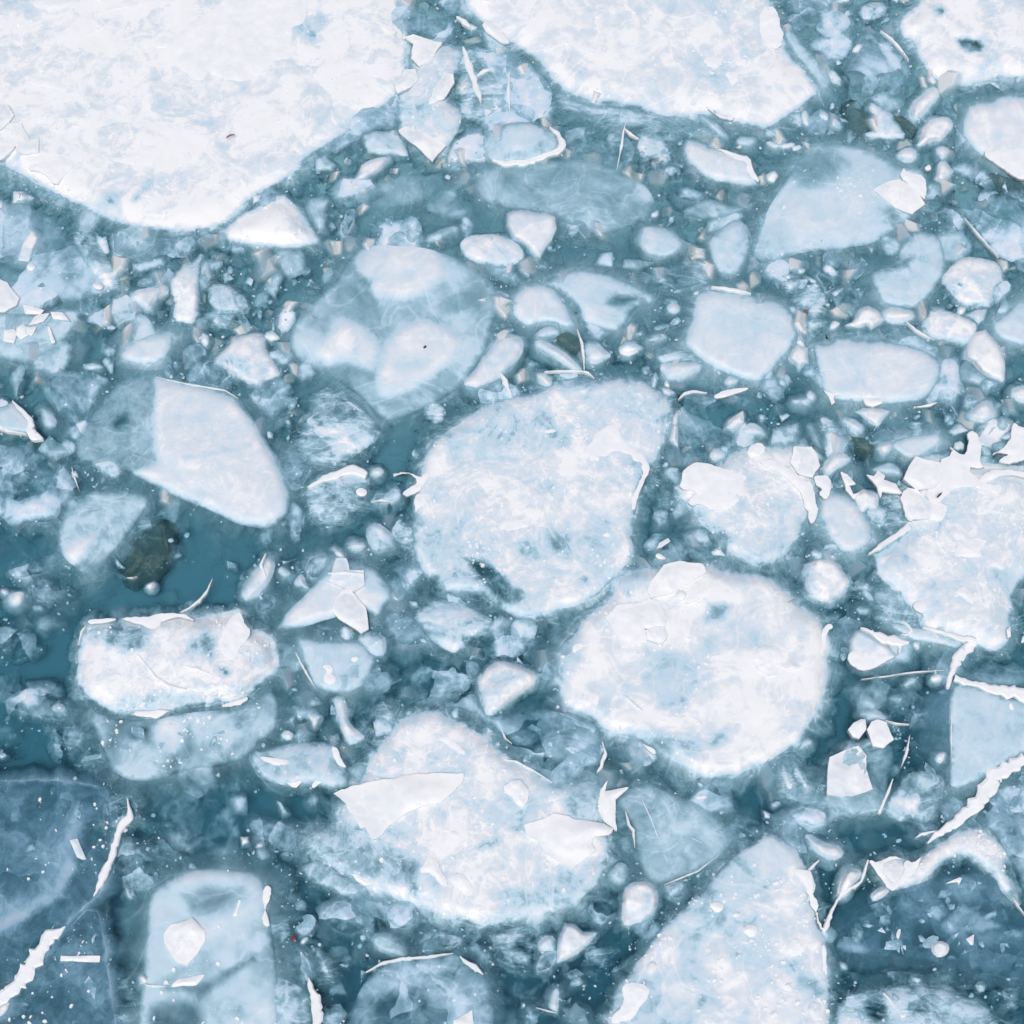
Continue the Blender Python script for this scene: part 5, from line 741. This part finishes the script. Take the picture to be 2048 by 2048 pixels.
# --- foreign bits
def bit(name, tile, pts, z0, mat, label, cat, jag=.6):
    a = px(tile, pts); a = outline(a, 0, jag, 1.5, 5); o = build(name, a, 1, mat, h=.004, soft=0, edge=3, var=0, vf=.05, thick=.003, z0=z0, bump=.001); tag(o, label, cat); return o
bit('leaf', '13', '262,1302 270,1275 303,1256 302,1290 285,1300', .012, 'red', 'tiny dark red leaf fragment on blue ice, lower left', 'leaf')
bit('pine_needle', '00', '1708,1032 1735,1013 1770,1010 1768,1016 1738,1020 1712,1038', .045, 'rust', 'tiny rust coloured curved needle on the largest floe', 'needle')
bit('twig', '31', '1272,1818 1290,1795 1322,1775 1310,1798 1285,1822', .06, 'twig', 'tiny dark brown twig on the webbed floe at the right', 'twig')
bit('seed', '31', '268,408 290,402 302,410 288,424 272,420', .03, 'rust', 'tiny reddish brown seed near the four white chips, right', 'seed')
bit('seed', '11', '1262,690 1275,675 1287,678 1278,690', .03, 'twig', 'tiny black seed on the right lobe of the lobed floe', 'seed')
# ------------------------------------------------------------ filler: countable small chunks, then slush nobody could count
def zone_name(x, y):
    r = ('top', 'upper middle', 'lower middle', 'bottom')[min(3, max(0, int(y//512)))]
    cc = ('far left', 'left of centre', 'right of centre', 'far right')[min(3, max(0, int(x//512)))]
    return r+' of the photo, '+cc
# open dark water where little floats
OPEN = [px('F', s) for s in ('550,720 640,700 780,800 870,750 900,770 820,830 780,900 740,960 740,1020 660,1030 560,1040 560,960 600,880 720,850 700,800 600,730', '720,420 860,370 950,395 950,430 860,430 760,440', '1060,480 1200,430 1210,500 1100,480', '1190,1000 1210,890 1260,950 1330,1050 1220,1060', '980,1190 1150,1110 1060,1200 1040,1240 1000,1230', '1570,1290 1660,1330 1600,1380 1540,1450 1480,1440 1560,1340',
   '730,1180 790,1230 760,1310 730,1330', '20,1390 140,1380 200,1470 20,1465', '210,1500 240,1490 330,1480 560,1510 250,1530', '200,1700 240,1600 280,1700 265,1850 225,1850', '1560,1700 1680,1660 1580,1790 1575,1900', '1390,1440 1460,1520 1420,1560 1380,1500', '1560,170 1600,190 1640,210 1600,230', '120,1090 230,1080 420,1060 440,1140 300,1160 150,1150', '20,1200 140,1200 140,1320 20,1330', '0,1040 60,1040 60,1080 0,1080', '470,1500 640,1500 640,1550 470,1550', '1480,750 1560,790 1560,840 1480,820', '1900,1230 1932,1200 1932,1300 1860,1290', '280,970 420,990 500,1040 380,1060 320,1000')]
bbs = [(a.min(0), a.max(0), a) for a in TRACED]
def depth_in(p):
    """how far p lies inside any traced piece (px), negative: outside"""
    best = -1e9
    for lo, hi, a in bbs:
        if p[0] < lo[0]-60 or p[0] > hi[0]+60 or p[1] < lo[1]-60 or p[1] > hi[1]+60: continue
        q = sdist(np.array([p]), a)[0]
        if q > best: best = q
    return best
# dense field for quick lookup
GS = 8; gx0, gy0 = -120, -120; nxg = int((2048+240)/GS)
gxx, gyy = np.meshgrid(gx0+GS*np.arange(nxg), gy0+GS*np.arange(nxg)); GP = np.stack([gxx.ravel(), gyy.ravel()], 1).astype(float); GD = np.full(len(GP), -200.)
for lo, hi, a in bbs:
    m = (GP[:,0] > lo[0]-70) & (GP[:,0] < hi[0]+70) & (GP[:,1] > lo[1]-70) & (GP[:,1] < hi[1]+70)
    if m.any(): GD[m] = np.maximum(GD[m], sdist(GP[m], a))
GD = GD.reshape(nxg, nxg)
GO = np.zeros(len(GP), bool)
for a in OPEN: GO |= inside(GP, a)
GO = GO.reshape(nxg, nxg)
def gi(x, y): return min(nxg-1, max(0, int(round((y-gy0)/GS)))), min(nxg-1, max(0, int(round((x-gx0)/GS))))
R = random.Random(21)
def blob(x, y, r, k=None, asp=None, ang=None):
    k = k or R.randint(5, 8); asp = asp or R.uniform(.5, .95); ang = ang if ang is not None else R.uniform(0, 6.3)
    ts = sorted((i+R.uniform(-.36, .36))*2*math.pi/k for i in range(k)); out = []
    for t_ in ts:
        rr = r*R.uniform(.72, 1.12); u, v = rr*math.cos(t_), rr*asp*math.sin(t_)
        out.append((x+u*math.cos(ang)-v*math.sin(ang), y+u*math.sin(ang)+v*math.cos(ang)))
    return np.array(out)
placed = []
tries = 0; cnt = 0
LMK = []
for q in '360,200,the largest floe;1250,110,the top centre floe;1830,80,the hollowed floe;1890,260,the right edge floe;1600,380,the cloudy upper right floe;530,420,the bright triangular floe;355,540,the tall white spike;70,500,the clouded slab;70,640,the shard dotted floe;280,655,the almond shaped chunk;470,670,the frosted block;390,850,the egg shaped floe;70,920,the glassy floe;190,1000,the pale tapering floe;280,1040,the olive lens;330,1240,the thick white block;350,1400,the sunken blue shelf;830,180,the upright slab;980,270,the oval glassy floe;1350,300,the white almond floe;1000,440,the arrowhead chunk;1240,455,the trapezoid chunk;1375,470,the tall rounded chunk;740,620,the lobed floe;1010,580,the smooth half dome;1150,560,the dark eyed floe;1400,630,the pale square floe;640,810,the streaky round floe;1020,930,the central floe;1350,790,the dark clear box;1420,940,the snow crowned floe;1820,1000,the webbed floe;1650,690,the cracked pale floe;1720,520,the shield shaped floe;1830,530,the boxy floe;1870,660,the two faced chunk;1300,1260,the plate bearing floe;1560,1090,the hexagonal floe;630,1130,the cloudy pyramid;640,1250,the smooth blue shield;860,1180,the shell shaped floe;940,1300,the craggy chunk;680,1350,the dark glass block;560,1450,the long pale block;890,1560,the lower centre floe;1270,1580,the streaked blue floe;1400,1800,the bubbled floe;1205,1700,the dimpled block;1090,1780,the arrow tip chunk;800,1880,the bottom middle floe;390,1780,the lower left dome;90,1600,the swirled dark floe;130,1860,the lower dark floe;390,1540,the grey clear block;1630,1450,the tall ice pillar;1650,1260,the scoop shaped chunk;1870,1380,the smooth blue grey slab;1810,1640,the arched floe;1750,1760,the dark clear sheet;1740,1900,the domed cloudy floe;620,960,the barrel shaped chunk;480,1100,the long tilted bar'.split(';'):
    u, v, n_ = q.split(',', 2); LMK.append((float(u)*K, float(v)*K, n_))
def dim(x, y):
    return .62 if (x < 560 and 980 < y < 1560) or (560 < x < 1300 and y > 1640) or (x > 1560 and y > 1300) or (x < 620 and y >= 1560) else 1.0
def where(x, y):
    u, v, n_ = min(LMK, key=lambda q: (q[0]-x)**2+(q[1]-y)**2); dx, dy = x-u, y-v
    if abs(dx) > 2*abs(dy): d = 'right of' if dx > 0 else 'left of'
    elif abs(dy) > 2*abs(dx): d = 'below' if dy > 0 else 'above'
    else: d = ('lower' if dy > 0 else 'upper')+(' right of' if dx > 0 else ' left of')
    return d+' '+n_
USED = {}; CH = []
while tries < 20000 and cnt < 288:
    tries += 1
    x, y = R.uniform(-20, 2068), R.uniform(-20, 2068); i, j = gi(x, y)
    if GO[i, j] and R.random() < .95: continue
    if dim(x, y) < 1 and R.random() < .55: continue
    r = R.choice((7, 8, 10, 12, 15, 18, 22, 28))*R.uniform(.85, 1.15)
    if tries < 1800: r *= 1.5
    if GD[i, j] > -r*.4: continue
    if any((x-p[0])**2+(y-p[1])**2 < (.62*(r+p[2]))**2 for p in placed): continue
    placed.append((x, y, r)); cnt += 1
    q = R.random(); kind = 'glassy' if q < .50 else ('blue grey' if q < .80 else 'white')
    if r > 20 and kind != 'glassy': kind = 'glassy' if R.random() < .6 else 'blue grey'
    if r > 17 and kind == 'white': kind = 'blue grey'
    if kind == 'white' and dim(x, y) < 1 and R.random() < .7: kind = 'glassy'
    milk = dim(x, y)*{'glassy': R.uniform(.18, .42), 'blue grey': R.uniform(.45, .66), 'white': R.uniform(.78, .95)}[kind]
    asp = R.uniform(.38, .95); kk = R.randint(3, 7); rn = 0 if r > 8 else 1
    a = outline(blob(x, y, r, kk, asp), rn, r*.16, 3, cnt)
    o = build('ice_chip' if r < 16 else 'ice_fragment', a, milk, {'glassy': 'clear', 'blue grey': 'smooth', 'white': 'ice'}[kind], h=R.uniform(.003, .012) if kind != 'white' else R.uniform(.008, .018), soft=r*R.choice((.1, .3)), edge=r*.5, var=.2, vf=.03, step=max(2.6, r/5), thick=.03, bump=.004, facet=R.choice((.15, .3, .4)), rim=(R.choice((0, .25)) if kind == 'glassy' and r > 13 and not rn else 0))
    shp = ('slim' if asp < .55 else 'oval') if rn else {3: 'triangular', 4: 'four sided', 5: 'five sided', 6: 'many sided', 7: 'many sided'}[kk]
    size = 'tiny' if r < 10 else 'small' if r < 16 else 'middling' if r < 26 else 'broad'
    CH.append((o, size, shp, kind, where(x, y), 'ice chip' if r < 16 else 'ice fragment'))
# thin clear pans lying lower, under and between the chips
pans = []; t_ = 0
while t_ < 9000 and len(pans) < 150:
    t_ += 1; x, y = R.uniform(-20, 2068), R.uniform(-20, 2068); i, j = gi(x, y)
    if GO[i, j] and R.random() < .97: continue
    r = R.uniform(24, 62)*(1.0 if t_ < 3000 else .65)
    if GD[i, j] > -r*.15: continue
    if any((x-p[0])**2+(y-p[1])**2 < (.66*(r+p[2]))**2 for p in pans): continue
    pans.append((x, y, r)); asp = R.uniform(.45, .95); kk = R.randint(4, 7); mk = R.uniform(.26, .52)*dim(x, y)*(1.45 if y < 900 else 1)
    a = outline(blob(x, y, r, kk, asp), R.choice((0, 1)), r*.2, 4, 900+len(pans))
    o = build('thin_ice_pan', a, mk, R.choice(('clear', 'clear', 'smooth', 'streak')), h=.001, soft=r*.3, edge=r*.4, var=.26, vf=.02, step=r/5, thick=.03, bump=.002, emilk=mk*R.choice((.25, .25, .9)), rim=0)
    CH.append((o, 'thin' if r < 40 else 'wide thin', {4: 'four sided', 5: 'five sided', 6: 'roundish', 7: 'ragged'}[kk], 'cloudy' if mk > .4 else 'clear', where(x, y), 'ice pan'))
for o, size, shp, kind, wh, ct in CH:
    lb = ' '.join((size, shp, kind, ct, 'floating', wh)); USED.setdefault(lb, []).append((o, ct))
def ldist(o, lb):
    n_ = max((q for q in LMK if lb.endswith(q[2])), key=lambda q: len(q[2])); p0 = P(n_[0], n_[1]); return math.hypot(o.location.x-p0[0], o.location.y-p0[1])
for lb, lst in USED.items():
    lst.sort(key=lambda q: ldist(q[0], lb))
    for k_, (o, ct) in enumerate(lst):
        tag(o, lb if len(lst) != 2 else ('nearer ' if k_ == 0 else 'farther ')+lb, ct, 'loose '+ct+'s in the brash')
print('chips', cnt)
# slush: thousands of crumbs at the surface, one object; sunken lumps below, one object
def crumbs(name, n, rfun, zfun, milkf, mat, ok, label, seed, flat=.5, soft=False):
    R2 = random.Random(seed); V = []; F = []; Mk = []; k = 0; t_ = 0
    while k < n and t_ < n*12:
        t_ += 1; x, y = R2.uniform(-100, 2150), R2.uniform(-100, 2150)
        if not ok(x, y, R2): continue
        r = rfun(R2); z = zfun(R2); mk = milkf(R2)*((2.0 if y < 700 else 1.5 if y < 1000 else dim(x, y)) if soft else 1); k += 1; m_ = R2.randint(4, 7); b = len(V); asp = R2.uniform(.4, 1); ang = R2.uniform(0, 6.3); ph = R2.uniform(0, 6.3)
        c0 = P(x, y, 0); sc = .00197*(1+.00012*(1024-y)); rz = r*sc*flat
        rot = R2.uniform(-.5, .5)
        ring = []
        for q in range(m_):
            a_ = ph+2*math.pi*(q+R2.uniform(-.25, .25))/m_; u = r*sc*math.cos(a_); v = r*sc*asp*math.sin(a_); ring.append((u*math.cos(ang)-v*math.sin(ang), u*math.sin(ang)+v*math.cos(ang)))
        for (u, v) in ring: V.append((c0[0]+u, c0[1]+v, z-rz*.3+u*rot))
        for (u, v) in ring: V.append((c0[0]+u*.5, c0[1]+v*.5, z+rz*R2.uniform(.6, 1)+u*rot))
        V.append((c0[0], c0[1], z-rz)); Mk += [0 if soft else mk]*m_+[mk*R2.uniform(.7, 1) for _ in range(m_)]+[0 if soft else mk]
        F.append([b+m_+q for q in range(m_)])
        for q in range(m_):
            w_ = (q+1) % m_; F.append([b+q, b+w_, b+m_+w_, b+m_+q]); F.append([b+w_, b+q, b+2*m_])
    me = bpy.data.meshes.new(name); me.from_pydata(V, [], F); me.materials.append(M[mat]); at = me.attributes.new('milk', 'FLOAT', 'POINT'); at.data.foreach_set('value', Mk)
    o = bpy.data.objects.new(name, me); COL.objects.link(o); tag(o, label, kind='stuff'); return o
def ok_s(x, y, R2):
    i, j = gi(x, y); d = GD[i, j]
    if d > -2: return False
    p = .06 if GO[i, j] else 1.0
    cl = noise.fractal(Vector((x*.008, y*.008, 3)), .7, 2, 4)
    p *= max(.05, .55+1.1*cl)
    if d > -22: p = min(1, p*1.5)
    return R2.random() < p
crumbs('ice_slush', 3600, lambda r: 1.0+3.2*r.random()**3+(3 if r.random() < .06 else 0), lambda r: r.uniform(.0005, .003), lambda r: min(1.0, r.uniform(.15, .95)), 'crumb', ok_s, 'fine white and grey crumbs of ice adrift between the floes', 5)
def ok_u(x, y, R2):
    i, j = gi(x, y)
    if GD[i, j] > 14: return False
    return R2.random() < (.02 if GO[i, j] else .9)
crumbs('sunken_ice', 3300, lambda r: 12+42*r.random()**2, lambda r: r.uniform(-.045, -.010), lambda r: r.uniform(.15, .8), 'sunk', ok_u, 'blurred blue lumps of sunken ice under the water surface', 9, flat=.15, soft=True)

# frost grains and flakes frozen onto the tops of the large floes: one uncountable part per floe
from mathutils.bvhtree import BVHTree
def frost(o, n, seed, rmax=5.0, mat='snow', lowmilk=False):
    a = o_px[o.name]; lo, hi = a.min(0), a.max(0); R2 = random.Random(seed)
    bv = BVHTree.FromPolygons([v.co+o.location for v in o.data.vertices], [tuple(p.vertices) for p in o.data.polygons])
    V = []; F = []; k = 0; t_ = 0
    while k < n and t_ < n*20:
        t_ += 1; x, y = R2.uniform(lo[0], hi[0]), R2.uniform(lo[1], hi[1])
        if not (-30 < x < 2080 and -30 < y < 2080): continue
        cl = noise.fractal(Vector((x*.012, y*.012, seed)), .7, 2, 4)
        if R2.random() > .03+1.6*max(0, cl-.12): continue
        c0 = P(x, y, .012); h = bv.ray_cast(Vector((c0[0], c0[1], 1)), Vector((0, 0, -1)))
        if h[0] is None or h[0].z < .004: continue
        k += 1; r = .0019*(1+rmax*R2.random()**3.5); m_ = R2.randint(5, 7); b = len(V); asp = R2.uniform(.35, 1); ang = R2.uniform(0, 6.3); ring = []
        for q in range(m_):
            a_ = 2*math.pi*(q+R2.uniform(-.3, .3))/m_; u = r*math.cos(a_); v = r*asp*math.sin(a_); ring.append((u*math.cos(ang)-v*math.sin(ang), u*math.sin(ang)+v*math.cos(ang)))
        z = h[0].z; hgt = min(.004, r*.5)
        for u, v in ring: V.append((c0[0]+u-o.location.x, c0[1]+v-o.location.y, z-.004))
        for u, v in ring: V.append((c0[0]+u*.75-o.location.x, c0[1]+v*.75-o.location.y, z+hgt))
        F.append([b+m_+q for q in range(m_)])
        for q in range(m_): w_ = (q+1) % m_; F.append([b+q, b+w_, b+m_+w_, b+m_+q])
    me = bpy.data.meshes.new('frost_grains'); me.from_pydata(V, [], F); me.materials.append(M[mat])
    g = bpy.data.objects.new('frost_grains', me); COL.objects.link(g); g.parent = o; g['kind'] = 'stuff'
for i_, (o, n_) in enumerate(((A1, 380), (A2, 420), (A3, 50), (Z1, 380), (L2, 240), (M1, 120), (N1, 200), (KK, 300), (YY, 420), (J1, 220), (J2, 120), (VV, 160), (B1, 30), (A5, 100), (K1, 120), (AJ1, 60), (AJ2, 60), (AI, 80))):
    frost(o, n_, 40+i_)

# broken shards frozen into the clear sheets
def frozen(o, n, seed, lo_=.18, hi_=.72, r0=9, r1=34):
    a = o_px[o.name]; lo, hi = a.min(0), a.max(0); R2 = random.Random(seed); k = 0; t_ = 0
    bv = BVHTree.FromPolygons([v.co+o.location for v in o.data.vertices], [tuple(p.vertices) for p in o.data.polygons])
    while k < n and t_ < n*30:
        t_ += 1; x, y = R2.uniform(lo[0], hi[0]), R2.uniform(lo[1], hi[1]); r = r0+(r1-r0)*R2.random()**2
        if x > 2060 or y > 2060 or sdist(np.array([[x, y]]), a)[0] < r*.7: continue
        c0 = P(x, y, .008); h = bv.ray_cast(Vector((c0[0], c0[1], 1)), Vector((0, 0, -1)))
        if h[0] is None: continue
        k += 1; mk = R2.uniform(lo_, hi_)*R2.uniform(.5, 1)
        q = outline(blob(x, y, r, R2.randint(3, 6), R2.uniform(.25, .9)), 0, r*.1, max(3, r/6), seed*50+k)
        f = build('frozen_shard', q, mk, 'clear', h=.003, edge=r*.3, var=.2, vf=.03, step=max(3, r/4), thick=.005, bump=.003, z0=h[0].z+.0005+.0002*(k % 7), emilk=mk*R2.choice((.2, .6)), rim=R2.choice((0, .2, .35)), facet=.2)
        adopt(f, o)
frozen(SH, 60, 3); frozen(MS, 14, 4, .3, .7); frozen(RC, 16, 5); frozen(J2, 12, 6, .3, .8, 8, 22); frozen(AJ1, 10, 7, .1, .4); frozen(AJ2, 12, 8, .1, .45); frozen(XX, 8, 9, .3, .7)
